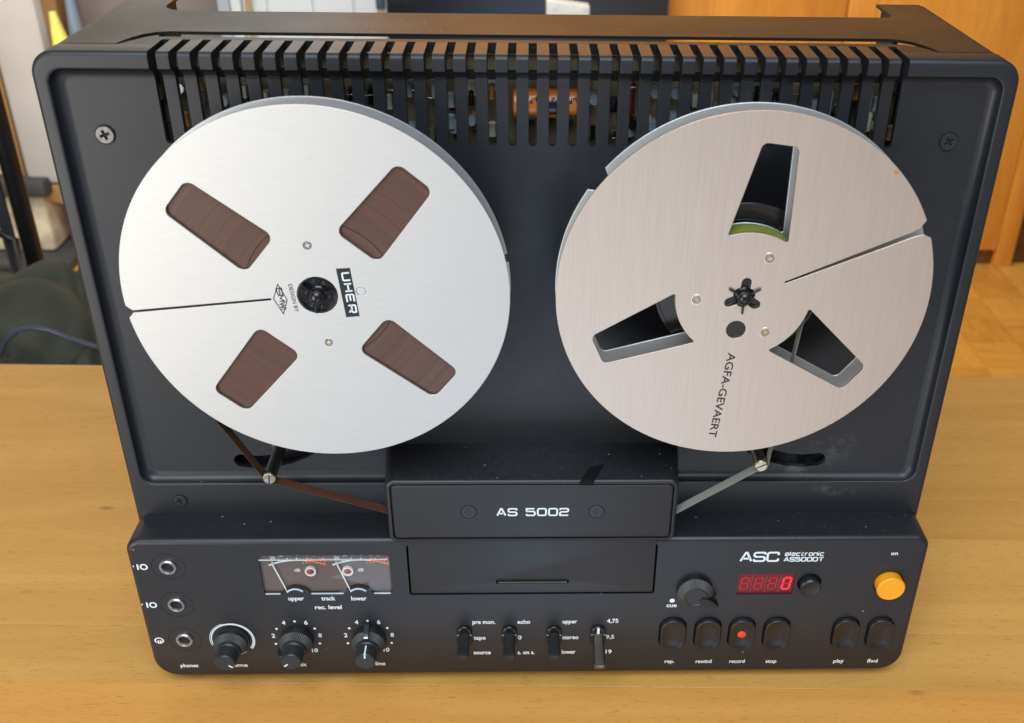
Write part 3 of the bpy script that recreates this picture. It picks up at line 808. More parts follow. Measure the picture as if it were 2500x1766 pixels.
# ---- vent fins
prof = [(24, 359.8), (1.9, 359.8), (1.1, 359.55), (0.45, 359.0), (0.08, 358.1), (0, 357.4), (0, 352.5), (0.35, 352.0), (0.9, 351.8), (DEP - FR, 351.8)]
for t in (18, 36, 54, 72, 90): prof.append((DEP - FR + FR * math.sin(R(t)), 351.8 - FR * (1 - math.cos(R(t)))))
prof += [(DEP, ZS), (9, ZS), (9, 350.5), (10.5, 354.8), (24, 354.8)]
fin_mesh = plate_x([list(reversed(prof))], 0, PITCH - 3.74, 'case', 0.18)
for i in range(36):
    obj('vent_fin', fin_mesh, rec, ((i - 17.5) * PITCH, 0, 0))
led = [(-187.5, 14.1), (-184.5, 20), (-181, 25), (-176.5, 28.2), (-171, 29.3), (171, 29.3), (176.5, 28.2), (181, 25), (184.5, 20), (187.5, 14.1), (HW, 14.1), (HW, 24.1), (-HW, 24.1), (-HW, 14.1)]
obj('top_ledge', plate_z([list(reversed(led))], 359.8, 5.0, 'case_top'), rec)

# ---- case cover with the carrying handle
side = [(209.8, 359.8)] + [(211 + 11 * math.cos(R(a)), 348.8 + 11 * math.sin(R(a))) for a in range(90, -1, -10)] + [(222, 2), (218.5, 2), (218.5, 348.8)] + [(211 + 7.5 * math.cos(R(a)), 348.8 + 7.5 * math.sin(R(a))) for a in range(0, 91, 15)] + [(209.8, 356.3)]
obj('side_panel', plate([side], 15.2, 106, 'case_top', 0, 35), rec)
obj('side_panel', plate([[(-x, z) for x, z in reversed(side)]], 15.2, 106, 'case_top', 0, 35), rec)
hnd = [(-209.8, 15.2), (-188.6, 15.2), (-187.6, 20), (-185.5, 27), (-182, 34), (-177, 38.4), (-171, 40), (171, 40), (177, 38.4), (182, 34), (185.5, 27), (187.6, 20), (188.6, 15.2), (209.8, 15.2), (209.8, 121.2)]
notch = rpoly([(189, 121.2), (189, 87.5), (-190, 85.0), (-190, 121.2)], [0, 6, 14, 0], 6)
obj('carrying_handle', plate_z([hnd + notch + [(-209.8, 121.2)]], 359.8, 1.5, 'case_top', 0.0), rec)
obj('back_panel', box(-218, 218, 117, 121, 3, 252, 'case_top'), rec)
obj('hand_recess_floor', box(-218, 218, 34, 116.8, 248, 252, 'dark'), rec)
obj('inner_wall', box(-216, 216, 31, 33.5, 20, 352, 'dark'), rec)
for sgn in (-1, 1):
    obj('notch_wall', box(min(sgn * 191, sgn * 194), max(sgn * 191, sgn * 194), 90, 117, 252.2, 358.2, 'case_top'), rec)

# ---- electronics behind the vent
pcb = obj('circuit_board', box(-176, 176, 27, 28.6, 256, 353.5, 'pcb'), rec)
obj('support_rail', box(-176, 176, 13, 17, 345.6, 349.2, 'dark'), pcb)
def hcyl(x0, x1, y, z, r, mat, n=24, name='capacitor'):
    return obj(name, tube([(x0, y, z), (x0 + 0.8, y, z), (x1 - 0.8, y, z), (x1, y, z)], [r * 0.86, r, r, r * 0.86], mat, n, 40), pcb)
def comp(name, x0, x1, z0, z1, y0, y1, mat, bev=0.4): return obj(name, box(x0, x1, y0, y1, z0, z1, mat, bev), pcb)
capz = 333.0
for x0, x1 in ((-9.5, 3.2), (4.2, 21.5)):
    hcyl(x0, x1, 19.5, capz, 7.0, 'cap_orange')
    obj('capacitor_band', tube([(x0 + 5.5, 19.5, capz), (x1 - 1.0, 19.5, capz)], 7.06, 'cap_orange', 24, 40), pcb)
for c in (0, 2):
    x = (c) * PITCH
    bnd = []
    for a in range(150, 215, 5):
        for xx in (x - 2.2 + PITCH, x + 2.2 + PITCH):
            bnd.append((xx, 19.5 + 7.12 * math.cos(R(a)), capz + 1.2 + 7.12 * math.sin(R(a))))
    n = len(bnd) // 2
    if c == 0 or c == 2:
        bm_v = [(min(21, b[0]), b[1], b[2] - 1.2) for b in bnd]
        obj('capacitor_stripe', mesh(bm_v, [(2 * i, 2 * i + 1, 2 * i + 3, 2 * i + 2) for i in range(n - 1)], 'cap_black', 40), pcb)
for (s, x, z, w) in (('\u00b5F', 0.2, 336.5, 3.4), ('2', PITCH + 0.2, 336.8, 2.2), ('\u00b5F', 2 * PITCH, 336.6, 3.4), ('2', 3 * PITCH - 8.2, 336.8, 0.1), ('20', -0.5 * PITCH + 4, 328.6, 3.2), ('10', 2 * PITCH, 328.6, 3.2)):
    if w > 1: text(s, x, z, 3.6, 12.35, 'black_print', pcb, width=w, rot=180, bold=0.02, name='capacitor_print')
obj('resistor', tube([(46.8, 23, 344), (46.8, 23, 341.5), (46.8, 23, 338), (46.8, 23, 333), (46.8, 23, 328), (46.8, 23, 326)], [0.4, 2.4, 1.9, 1.9, 2.4, 0.4], 'res_red', 14), pcb)
obj('choke', tube([(46.8, 22, 324), (46.8, 22, 323.5), (46.8, 22, 317), (46.8, 22, 316.5)], [1.0, 3.0, 3.0, 1.0], 'comp_grey', 16), pcb)
obj('choke', tube([(-37.4, 22, 325), (-37.4, 22, 324.5), (-37.4, 22, 318), (-37.4, 22, 317.5)], [1.0, 3.0, 3.0, 1.0], 'comp_grey', 16), pcb)
obj('resistor', tube([(-37.4, 23, 333), (-37.4, 23, 332.5), (-37.4, 23, 328.5), (-37.4, 23, 328)], [0.5, 2, 2, 0.5], 'res_red', 14), pcb)
for x, z in ((75, 338), (131, 341), (-28, 323)): obj('resistor', tube([(x, 24, z + 5), (x, 24, z + 4), (x, 24, z + 2.4), (x, 24, z - 2.4), (x, 24, z - 4), (x, 24, z - 5)], [0.4, 1.9, 1.5, 1.5, 1.9, 0.4], 'res_tan', 14), pcb)
comp('film_capacitor', -31, -26, 336, 343, 20, 24, 'comp_white'); comp('film_capacitor', -21, -17, 338, 343, 21, 24, 'comp_white')
comp('film_capacitor', 82, 86, 331, 341, 20, 24, 'comp_white'); comp('film_capacitor', 92, 97, 332, 341, 20, 24, 'comp_white')
comp('film_capacitor', 63, 68, 318, 328, 20, 24, 'comp_white'); comp('relay', -47.5, -45, 335, 343, 18, 24, 'comp_white')
comp('film_capacitor', 54, 57, 322, 327, 21, 24, 'comp_white')
text('K', 94.3, 337.3, 4.0, 19.85, 'black_print', pcb, bold=0.02, name='component_print')
for x in (-157.5, -148, -120, -111, -102, -92): comp('can_capacitor', x - 2.4, x + 2.6, 328, 340 + 3 * math.sin(x), 18, 26, 'comp_grey', 1.6)
for x in (-140, -131, -84, -75): comp('chip', x - 3, x + 3, 331, 339, 21, 26, 'comp_black', 0.5)
for x in (-65.5, -56.2, 103, 112.4): obj('jumper_wire', tube([(x - 3, 22, 338), (x + 3, 22, 337.6)], 0.55, 'wire', 8), pcb)
for x in (-74.9, -65.5, -56.2): comp('terminal', x - 2, x + 2, 341, 343.5, 20, 25, 'comp_white', 0.3)
for x in (140, 150, 159): comp('can_capacitor', x - 2.6, x + 2.6, 318, 338 + 4 * math.sin(x), 16, 25, 'comp_black' if x == 150 else 'comp_grey', 1.4)
rng = random.Random(11)
for i in range(-18, 19):
    x = i * PITCH * (1.0 + 16 / 480.0)
    for z in (rng.uniform(318, 327), rng.uniform(331, 341)):
        if -14 < x < 27: continue
        k = rng.random(); r = rng.uniform(1.4, 2.4)
        if k < 0.30: obj('resistor', tube([(x, 20, z + 4), (x, 20, z + 3.2), (x, 20, z + 1.8), (x, 20, z - 1.8), (x, 20, z - 3.2), (x, 20, z - 4)], [0.4, r, r * 0.8, r * 0.8, r, 0.4], rng.choice(['res_tan', 'comp_grey', 'comp_black', 'comp_white']), 12), pcb)
        elif k < 0.55: obj('electrolytic_capacitor', lathe([(0, 0), (r + 0.6, 0), (r + 0.6, 6.5), (r + 0.2, 7), (r, 6.6), (0, 6.6)], rng.choice(['comp_grey', 'comp_black', 'wire']), (x, z), 24, 18), pcb)
        elif k < 0.8: comp('film_capacitor', x - r, x + r, z - 3, z + 3, 17, 24, rng.choice(['comp_white', 'comp_black', 'comp_grey', 'pcb']))
        else: obj('jumper_wire', tube([(x - 3.4, 21, z), (x + 3.4, 21, z + rng.uniform(-1, 1))], 0.6, 'wire', 8), pcb)
comp('label_block', 157, 162, 322, 331, 14, 18, 'comp_white', 0.3)

# ---- deck screws
screw(rec, -197.8, 320.8, DEP - 1.0, 4.1, 'screw_light', 20, 0.45)
screw(rec, 197.6, 320.4, DEP - 0.8, 4.1, 'screw_black', 35, 0.4)
screw(rec, -197, 113.1, -0.8, 3.5, 'screw_black', 20, 0.4)
screw(rec, 197.4, 112.7, 0.2, 3.3, 'screw_black', 10, 0.5)

# ---- reel tables and spindles
for c, a0 in ((cL, 20), (cR, 30)):
    rtab = obj('reel_table', lathe([(0, -4), (12, -4), (12, 20), (41, 25.4), (41.2, 26), (41.2, 28.1), (40.8, 28.5), (39.6, 28.5), (39.3, 28.1), (0, 28.1)], 'gloss', c, 6.0, 72, 30), rec)
    sp_ = obj('spindle', lathe([(4.6, 28), (4.6, 40), (4.2, 41), (3.2, 41.4), (3.0, 42.2), (3.1, 42.6), (3.5, 43.4), (3.6, 44.2), (3.4, 45.2), (2.7, 46.2), (1.6, 46.9), (0, 47.1)], 'gloss', c, 6.0, 32, 50), rec)
    for k in range(3):
        a = R(a0 + 120 * k)
        d = Vector((math.cos(a), math.sin(a))); nn = Vector((-d.y, d.x))
        pts = []
        for (u, w) in ((3.6, -0.55), (8.6, -0.45), (8.6, 0.45), (3.6, 0.55)): pts.append((c[0] + d.x * u + nn.x * w, c[1] + d.y * u + nn.y * w))
        obj('spindle_fin', plate([pts], -37.6, 2.2, 'gloss', 0.15), sp_)

# ---- tension posts
for (x, z) in ((-136.6, 150.2), (119.6, 157.4)):
    p = obj('tension_post', lathe([(0, -6), (4.6, -6), (4.6, 8), (3.3, 9), (3.3, 36), (0, 36)], 'post_dark' if x < 0 else 'brass', (x, z), 6.0, 28), rec)
    q = obj('post_tip', plate([circle(x, z, 3.15, 28)], -30.9, 0.9, 'brass', 0.2), p)
    sl = [xform(pp, x, z, 85 if x < 0 else 28) for pp in ((-3.1, -0.28), (3.1, -0.28), (3.1, 0.28), (-3.1, 0.28))]
    obj('driver_slot', plate([sl], -30.98, 0.1, 'groove'), p)

# ---- control box
F = -23.6
def bring(hx, z0, z1, rb, rt, y, n=8):
    pts = []
    for (cx, cz, a0, r) in ((-hx, z0, 180, rb), (hx, z0, 270, rb), (hx, z1, 0, rt), (-hx, z1, 90, rt)):
        ox = cx + r if cx < 0 else cx - r; oz = cz + r if a0 in (180, 270) else cz - r
        for i in range(n + 1):
            a = R(a0 + 90 * i / n); pts.append((ox + r * math.cos(a), y, oz + r * math.sin(a)))
    return pts
BR = 2.8
br = [bring(223, 0, 103.5, 14, 8, -0.15), bring(223, 0, 103.5, 14, 8, F + BR)]
for t in (15, 30, 45, 60, 75, 90):
    o = BR * (1 - math.cos(R(t))); br.append(bring(223 - o, o, 103.5 - o, 14 - o, 8 - o, F + BR - BR * math.sin(R(t))))
br.append(bring(219.8, 3.2, 100.3, 10.8, 4.8, F))
br.append(bring(219.8, 3.2, 100.3, 10.8, 4.8, F + 2))
cbox = obj('control_box', loft(br, 'box'), rec)
bx = [(82.4, 32.1), (103.0, 32.0), (123.2, 31.9), (143.8, 31.8), (184.9, 31.6), (205.5, 31.4)]
fh = [rrect(-69.8, 63.2, 69.8, 99.5, 1.5)]
for x, z in bx: fh.append(rrect(x - 8.1, z - 12.6, x + 8.1, z + 12.6, 7.4))
def meter_outline(x0, x1, z0, z1, d=0.0):
    """window outline with two round bites in its lower edge"""
    pts = [(x0, z1), (x0, z0), (-141.4 - d, z0)]
    arcs = []
    for c in (-133.6, -98.2):
        h = 5.2 + d; w = 7.9 + d; rr = (w * w + h * h) / (2 * h); cz = z0 + h - rr; a1 = math.acos(w / rr) if rr > w else 0
        for k in range(11):
            a = math.pi - a1 - (math.pi - 2 * a1) * k / 10; arcs.append((c + rr * math.cos(a), cz + rr * math.sin(a)))
    pts = [(x1, z1), (x0, z1), (x0, z0)] + arcs + [(x1, z0)]
    return rpoly(pts, [2.2, 2.2, 1.5] + [0] * len(arcs) + [1.5], 4)
fh.append(meter_outline(-151.6, -79.2, 65.2, 92.8))
fh.append(rrect(117, 61.9, 149.6, 77.3, 0.6))
fh.append(circle(158.4, 70.2, 6.9)); fh.append(circle(204.3, 69.8, 8.7))
for z in (85.1, 57.3, 30.1): fh.append(circle(-201.8, z, 3.4, 28))
fp = obj('front_panel', plate([rrect(-219.75, 3.25, 219.75, 100.25, (10.75, 10.75, 4.75, 4.75), 8)] + fh, F, 2.2, 'box'), rec)
obj('panel_backing', box(-216, 216, F + 9, F + 10, 5, 99, 'groove'), fp)

# flap under the head cover
flap = obj('head_flap', plate([rrect(-68.6, 64.9, 68.6, 104.5, 1.2), rrect(-20.6, 71.2, 20.8, 75.0, 1.8)], F - 0.5, 1.6, 'head', 0.25, 35), rec)
obj('grip_slot', plate([rrect(-22, 70.0, 22, 76.2, 2.5)], F + 0.7, 0.5, 'groove'), flap)
obj('grip_lip', tube([(-19.2, F + 0.2, 71.9), (19.4, F + 0.2, 71.9)], 0.8, 'head', 8), flap)

# ---- head cover
def hring(hx, z0, z1, r, y): return [(a, y, b) for a, b in rrect(-hx, z0, hx, z1, r, 6)]
hr = [hring(81.0, 104.2, 147.6, 4, DEP - 0.1), hring(77.7, 105.6, 146.6, 4.5, -26.9)]
for t in (22, 45, 68, 90):
    o = 1.5 * (1 - math.cos(R(t))); hr.append(hring(77.7 - o, 105.6 + o, 146.6 - o, 4.5 - o, -26.9 - 1.5 * math.sin(R(t))))
hr += [hring(75.5, 107.6, 144.6, 2.6, -28.4), hring(75.4, 107.7, 144.5, 2.6, -24.5)]
hc = obj('head_cover', loft(hr, 'head', cap0=True, cap1=True), rec)
hf = obj('face_plate', plate([rrect(-74.45, 108.65, 74.45, 143.55, 2.0)], -28.3, 2.0, 'head', 0.3, 35), hc)
stroke_text('AS 5002', -18.9, 123.7, 19.2, 4.5, 0.95, -28.36, 'white_print', hc, gap=0.36)
screw(hc, -34.1, 126.2, -28.55, 3.9, 'screw_black', 8, 0.55, 0.6)
screw(hc, 34.3, 126.1, -28.55, 3.9, 'screw_black', -3, 0.55, 0.6)
scrap = [(30.9, -16.6, 147.35), (38.6, -14.4, 147.3), (25.9, -27.2, 147.1), (33.6, -26.4, 147.1), (25.2, -28.5, 146.6), (32.8, -28.4, 146.6), (24.6, -28.95, 145.2), (32.0, -28.95, 144.4), (24.6, -28.95, 144.9), (32.0, -28.95, 143.9)]
sv = scrap + [(x, y + 0.25, z - 0.25) for x, y, z in scrap]
sf = [(0, 1, 3, 2), (2, 3, 5, 4), (4, 5, 7, 6), (6, 7, 9, 8)]
sf += [tuple(q + 10 for q in reversed(f_)) for f_ in sf] + [(0, 2, 12, 10), (2, 4, 14, 12), (4, 6, 16, 14), (6, 8, 18, 16), (1, 11, 13, 3), (3, 13, 15, 5), (5, 15, 17, 7), (7, 17, 19, 9), (0, 10, 11, 1), (8, 9, 19, 18)]
tag(obj('black_tape_scrap', mesh(sv, sf, 'black_tape')), 'small scrap of black adhesive tape stuck on the head cover edge', 'tape scrap')

# ---- jacks
PY = F - 0.06
for k, z in enumerate((85.1, 57.3, 30.1)):
    j = obj('jack_socket', lathe([(3.3, -3), (3.3, 0.8), (3.7, 1.5), (4.3, 1.5), (4.85, 0.9), (4.85, -1)], 'chrome', (-201.8, z), F, 36, 30), rec)
    obj('socket_hole', lathe([(0, -6), (3.29, -6), (3.29, -0.4)], 'groove', (-201.8, z), F, 28), j)
    j2 = obj('socket_ring', plate([circle(-201.8, z, 9.35, 48), circle(-201.8, z, 9.0, 48)], PY, 0.05, 'groove'), j)
for z in (85.1, 57.0):
    print_strokes([([(-218.4, z - 2.0), (-218.4, z + 2.0)], 0.95, False), (circle(-215.1, z, 1.75, 24), 0.85, True)], PY, 'white_print', rec, 'socket_symbol')
print_strokes([([(-220.7, 84.9), (-220.7, 86.2)], 0.45, False)], PY, 'white_print', rec, 'socket_symbol')
print_strokes([([(-221.2, 56.6), (-221.2, 57.9), (-220.6, 57.9)], 0.4, False)], PY, 'white_print', rec, 'socket_symbol')
arc = [(-216.6 + 2.3 * math.cos(R(a)), 29.4 + 2.1 * math.sin(R(a))) for a in range(-45, 226, 15)]
print_strokes([(arc, 0.8, False), ([(-217.2, 27.0), (-217.2, 29.6)], 0.9, False), ([(-215.9, 27.0), (-215.9, 29.6)], 0.9, False)], PY, 'white_print', rec, 'headphone_symbol')
T = lambda s, x, z, size=3.9, width=None, align='C', bold=0.022: text(s, x, z, size * 1.1, PY, 'white_print', rec, align, width, 0, bold)
T('phones', -202.6, 8.9, 3.6, 10.4)
T('volume', -175.3, 8.9, 3.6, 13.8); T('mic', -136.6, 8.9, 3.6, 5.4); T('line', -90.2, 9.2, 3.6, 5.8)
T('upper', -134.1, 60.9, 3.9, 8.9); T('track', -116.0, 60.8, 3.9, 7.9); T('lower', -98.7, 60.6, 3.9, 8.6); T('rec. level', -116.6, 54.1, 3.9, 15.2)

# ---- rotary knobs
def knob(x, z, mark, fin=None, line=None):
    k = obj('rotary_knob', lathe([(9.9, -0.1), (9.9, 4.4), (9.6, 5.0)], 'knob', (x, z), F, 60, 30), rec)
    nk = 96; v, f = [], []
    for (r, d) in ((9.6, 5.0), (6.9, 8.6)):
        for i in range(nk):
            a = 2 * math.pi * i / nk; rr = r + (0.22 if i % 2 else -0.12)
            v.append((x + rr * math.cos(a), F - d, z + rr * math.sin(a)))
    f = [(i, (i + 1) % nk, nk + (i + 1) % nk, nk + i) for i in range(nk)]
    obj('knurled_cone', mesh(v, f, 'knurl'), k)
    obj('inner_knob', lathe([(6.9, 8.5), (6.7, 10.2), (6.1, 11.0), (6.2, 12.2), (5.75, 18.3), (5.3, 18.9), (0, 18.9)], 'knob_face', (x, z), F, 44, 30), k)
    a = R(mark); d = Vector((math.cos(a), math.sin(a))); nn = Vector((-d.y, d.x)) * 0.42
    pts = [(x + d.x * u + nn.x * w, z + d.y * u + nn.y * w) for u, w in ((2.6, -1), (5.2, -1), (5.2, 1), (2.6, 1))]
    obj('pointer_mark', plate([pts], F - 18.96, 0.1, 'white_print'), k)
    if line is not None:
        v = []
        for (r, dd) in ((6.3, 12.4), (5.84, 18.2), (5.42, 18.85)):
            for w in (-1, 1): v.append((x + d.x * r + nn.x * w, F - dd, z + d.y * r + nn.y * w))
        obj('pointer_mark', mesh(v, [(0, 1, 3, 2), (2, 3, 5, 4)], 'white_print'), k)
    if fin is not None:
        a = R(fin); d = Vector((math.cos(a), math.sin(a))); nn = Vector((-d.y, d.x)) * 1.3
        v = []
        for w in (-1, 1):
            for (u, dd) in ((6.2, 9.6), (6.2, 4), (9.0, 0.5), (13.2, 0.5), (13.4, 3.0), (11.0, 8.2), (9.2, 10.0)):
                v.append((x + d.x * u + nn.x * w, F - dd, z + d.y * u + nn.y * w))
        f = [tuple(range(7)), tuple(range(7, 14))] + [(i, (i + 1) % 7, 7 + (i + 1) % 7, 7 + i) for i in range(7)]
        fo = obj('pointer_fin', mesh(v, f, 'knob'), k)
        nn2 = nn * 0.9
        v = [(x + d.x * u + nn2.x * w, F - dd - 0.12, z + d.y * u + nn2.y * w + 0.1) for (u, dd) in ((9.25, 10.0), (9.95, 9.3)) for w in (-1, 1)]
        obj('pointer_mark', mesh(v, [(0, 1, 3, 2)], 'white_print'), k)
    return k
knob(-174.3, 29.8, -38, None, True); knob(-137.0, 30.3, 218, 215); knob(-95.2, 30.2, 88, 90, True)
vk = [(-174.3 + 12.1 * math.cos(R(a)), 29.8 + 12.1 * math.sin(R(a))) for a in range(-35, 201, 6)]
v, f = [], []
for i, (px, pz) in enumerate(vk):
    t = i / (len(vk) - 1); w = 0.95 - 0.75 * t; d = Vector((px + 174.3, pz - 29.8)).normalized()
    v += [(px + d.x * w, PY, pz + d.y * w), (px - d.x * w, PY, pz - d.y * w)]
obj('volume_scale', mesh(v, [(2 * i, 2 * i + 1, 2 * i + 3, 2 * i + 2) for i in range(len(vk) - 1)], 'white_print'), rec)
print_strokes([([(-174.3 + 13.0 * math.cos(R(a)), 29.8 + 13.0 * math.sin(R(a))) for a in range(110, 201, 6)], 0.35, False)], PY, 'white_print', rec, 'volume_scale')
v = [(-174.3 + r * math.cos(R(b)), F - d - 0.15, 29.8 + r * math.sin(R(b))) for (r, d) in ((9.75, 5.0), (7.0, 8.7)) for b in (-30, -25)]
obj('pointer_mark', mesh(v, [(0, 1, 3, 2)], 'white_print'), rec)
for cx in (-137.0, -95.2):
    for s, a in (('2', 172), ('4', 118), ('6', 62), ('8', 8), ('10', -47)):
        T(s, cx + 13.6 * math.cos(R(a)), 30.3 + 13.6 * math.sin(R(a)), 3.9, None, 'C', 0.02)
    for a in (198, 145, 90, 35, -18):
        obj('scale_dot', plate([circle(cx + 13.4 * math.cos(R(a)), 30.3 + 13.4 * math.sin(R(a)), 0.75, 12)], PY, 0.04, 'white_print'), rec)

# ---- level meter
mt = obj('level_meter', plate([meter_outline(-152.4, -78.4, 64.6, 93.6)], F + 1.6, 0.6, 'meter_face'), rec)
MY = F + 1.52
dz = -1.3
for cx, side in ((-130.9, 0), (-95.6, 1)):
    rr = 36.5; cz = 89.4 + dz - rr
    P_ = lambda a: (cx + rr * math.sin(R(a)), cz + rr * math.cos(R(a)))
    print_strokes([([P_(a) for a in range(-26, 10, 2)], 1.05, False)], MY, 'white_print', mt, 'meter_scale')
    print_strokes([([P_(a) for a in range(9, 26, 2)], 1.0, False)], MY, 'orange_print', mt, 'meter_scale')
    tick = lambda a, l0, l1: ([(cx + (rr + l) * math.sin(R(a)), cz + (rr + l) * math.cos(R(a))) for l in (l0, l1)], 0.62, False)
    print_strokes([tick(a, 0, 1.7) for a in (-21.5, -15.5, -8, 0)], MY, 'white_print', mt, 'meter_scale')
    print_strokes([tick(8.5, -2.2, 2.2)] + [tick(a, 0, 2.1) for a in (12, 16, 20, 23.5)], MY, 'orange_print', mt, 'meter_scale')
    MT = lambda s, x, z, m, sz=3.0: text(s, x, z, sz, MY, m, mt, 'C', None, 0, 0.012, 'meter_lettering')
    MT('20', cx - 13.4, 90.8 + dz, 'white_print'); MT('10', cx - 8.6, 92.4 + dz, 'white_print', 2.4); MT('7', cx - 4.5, 92.9 + dz, 'white_print', 2.4); MT('3', cx + 0.5, 93.1 + dz, 'white_print', 2.4)
    MT('0', cx + 5.6, 92.8 + dz, 'orange_print', 2.4); MT('2', cx + 9.6, 92.2 + dz, 'orange_print', 2.4); MT('4', cx + 14.5, 90.4 + dz, 'orange_print', 2.6)
    MT('-', cx + 3.3, 87.2 + dz, 'white_print'); MT('+', cx + 7.0, 87.0 + dz, 'orange_print', 2.6)
    MT('dB', cx - 0.7, 81.8 + dz, 'white_print', 3.2)
    lx = cx + 6.9 if side == 0 else cx - 7.7
    led_ = obj('peak_lamp', lathe([(0, 0.4), (1.9, 0.4), (2.2, 1.6), (3.1, 1.6), (3.2, -0.2)], 'router', (lx, 82.0 + dz), MY, 28), mt)
    obj('lamp_lens', lathe([(1.95, 0.45), (1.7, 1.3), (0.9, 1.8), (0, 1.9)], 'led_red', (lx, 82.0 + dz), MY, 20), mt)
    n0 = (-144.4, 87.3) if side == 0 else (-108.8, 87.3); n1 = (-138.4, 67.0) if side == 0 else (-102.7, 67.0)
    obj('needle', tube([(n0[0], F + 0.3, n0[1] + dz), (n1[0], F + 0.3, n1[1] + dz)], 0.4, 'needle', 8), mt)
obj('clear_cover', plate([meter_outline(-151.5, -79.3, 65.3, 92.7)], F - 2.6, 3.6, 'clear', 0.7, 40, 3), mt)
M['edge_glint'] = simple('clear_edge_glint', (0.50, 0.60, 0.70), 0.25)  # pale colour imitates sky reflections along the clear cover's edges
for x0, x1 in ((-150.6, -142.2), (-125.0, -106.8), (-89.6, -80.2)): obj('cover_glint', box(x0, x1, F - 1.0, F - 0.1, 65.0, 65.6, 'edge_glint', 0.2), mt)
for cx in (-133.6, -98.2): obj('cover_glint', tube([(cx + 5.4 * math.sin(R(a)), F - 1.4, 65.0 + 5.0 * math.cos(R(a)) - 0.6) for a in range(-50, 51, 10)], 0.5, 'edge_glint', 8), mt)
obj('cover_glint', box(-150.8, -80.0, F - 2.7, F - 2.0, 91.3, 91.75, 'edge_glint', 0.15), mt)

# ---- toggle switches
def toggle(x, z, tipz, L, mark=False):
    t = obj('toggle_switch', plate([rrect(x - 4.5, z - 10.2, x + 4.5, z + 6.2, 4.4)], F - 2.0, 2.5, 'gloss', 1.2, 40, 3), rec)
    def sec(w, h, y, zc): return [(a, y, b) for a, b in rrect(x - w, zc - h, x + w, zc + h, min(w, h) * 0.45, 3)]
    obj('lever', loft([sec(3.3, 3.0, F - 0.5, z - 1), sec(3.2, 2.6, F - 6, z - 1 + (tipz - z) * 0.3), sec(3.3, 2.2, F - L * 0.7, z - 0.5 + (tipz - z) * 0.72), sec(3.25, 1.9, F - L + 1.2, tipz + 0.1), sec(3.1, 1.7, F - L + 0.3, tipz), sec(2.5, 1.2, F - L, tipz)], 'lever_metal' if mark else 'knob', cap0=True, cap1=True), t)
    for sg in (-1, 1): obj('side_glint', tube([(x + sg * 3.0, F - 2.2, z + 0.4), (x + sg * 4.3, F - 2.2, z + 0.4)], 0.5, 'screw_light', 8), t)  # added stubs stand in for small highlights beside the lever
    if mark: obj('switch_mark', plate([rrect(x - 0.75, z - 1.2, x + 0.75, z + 5.6, 0.5)], F - 2.35, 0.4, 'white_print', 0.1), t)
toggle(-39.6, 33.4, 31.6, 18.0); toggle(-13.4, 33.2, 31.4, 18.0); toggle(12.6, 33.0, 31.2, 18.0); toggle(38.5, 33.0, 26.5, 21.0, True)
for s, x, z, w in (('pre mon.', -34.8, 41.8, 13.3), ('tape', -34.4, 29.4, 7.0), ('source', -34.7, 17.5, 10.1), ('echo', -8.7, 41.7, 7.4), ('0', -8.5, 29.3, 2.2), ('s. on s.', -8.7, 17.3, 10.0),
                   ('upper', 17.5, 41.7, 8.5), ('stereo', 17.6, 29.2, 9.5), ('lower', 17.5, 17.4, 8.0), ('4,75', 43.4, 41.9, 6.7), ('9,5', 43.2, 29.3, 4.9), ('19', 43.5, 17.3, 3.6)):
    T(s, x, z, 3.9, w, 'L')

# ---- cue knob
ck = obj('cue_knob', lathe([(10.4, -0.1), (10.4, 3.0), (10.1, 3.5)], 'knob', (92.6, 66.2), F, 60, 30), rec)
nk = 110; v = []
for (r, d) in ((10.1, 3.5), (6.5, 6.6)):
    for i in range(nk):
        a = 2 * math.pi * i / nk; rr = r + (0.22 if i % 2 else -0.1); v.append((92.6 + rr * math.cos(a), F - d, 66.2 + rr * math.sin(a)))
obj('knurled_cone', mesh(v, [(i, (i + 1) % nk, nk + (i + 1) % nk, nk + i) for i in range(nk)], 'knurl'), ck)
obj('knob_cap', lathe([(6.6, 6.5), (6.4, 6.9), (6.1, 7.0), (5.8, 6.7), (0, 6.7)], 'knob_face', (92.6, 66.2), F, 48, 30), ck)
pf = [xform(p, 92.6, 66.2, -28) for p in ((3.4, -1.6), (8.5, -3.0), (15.0, -0.6), (15.0, 0.6), (8.5, 2.4), (3.4, 1.6))]
obj('pointer_fin', plate([pf], F - 7.6, 6.0, 'gloss', 0.5), ck)
obj('cue_dot', plate([circle(80.5, 57.6, 1.5, 20)], PY, 0.04, 'white_print'), rec)
T('cue', 80.4, 53.8, 3.9, 6.0)

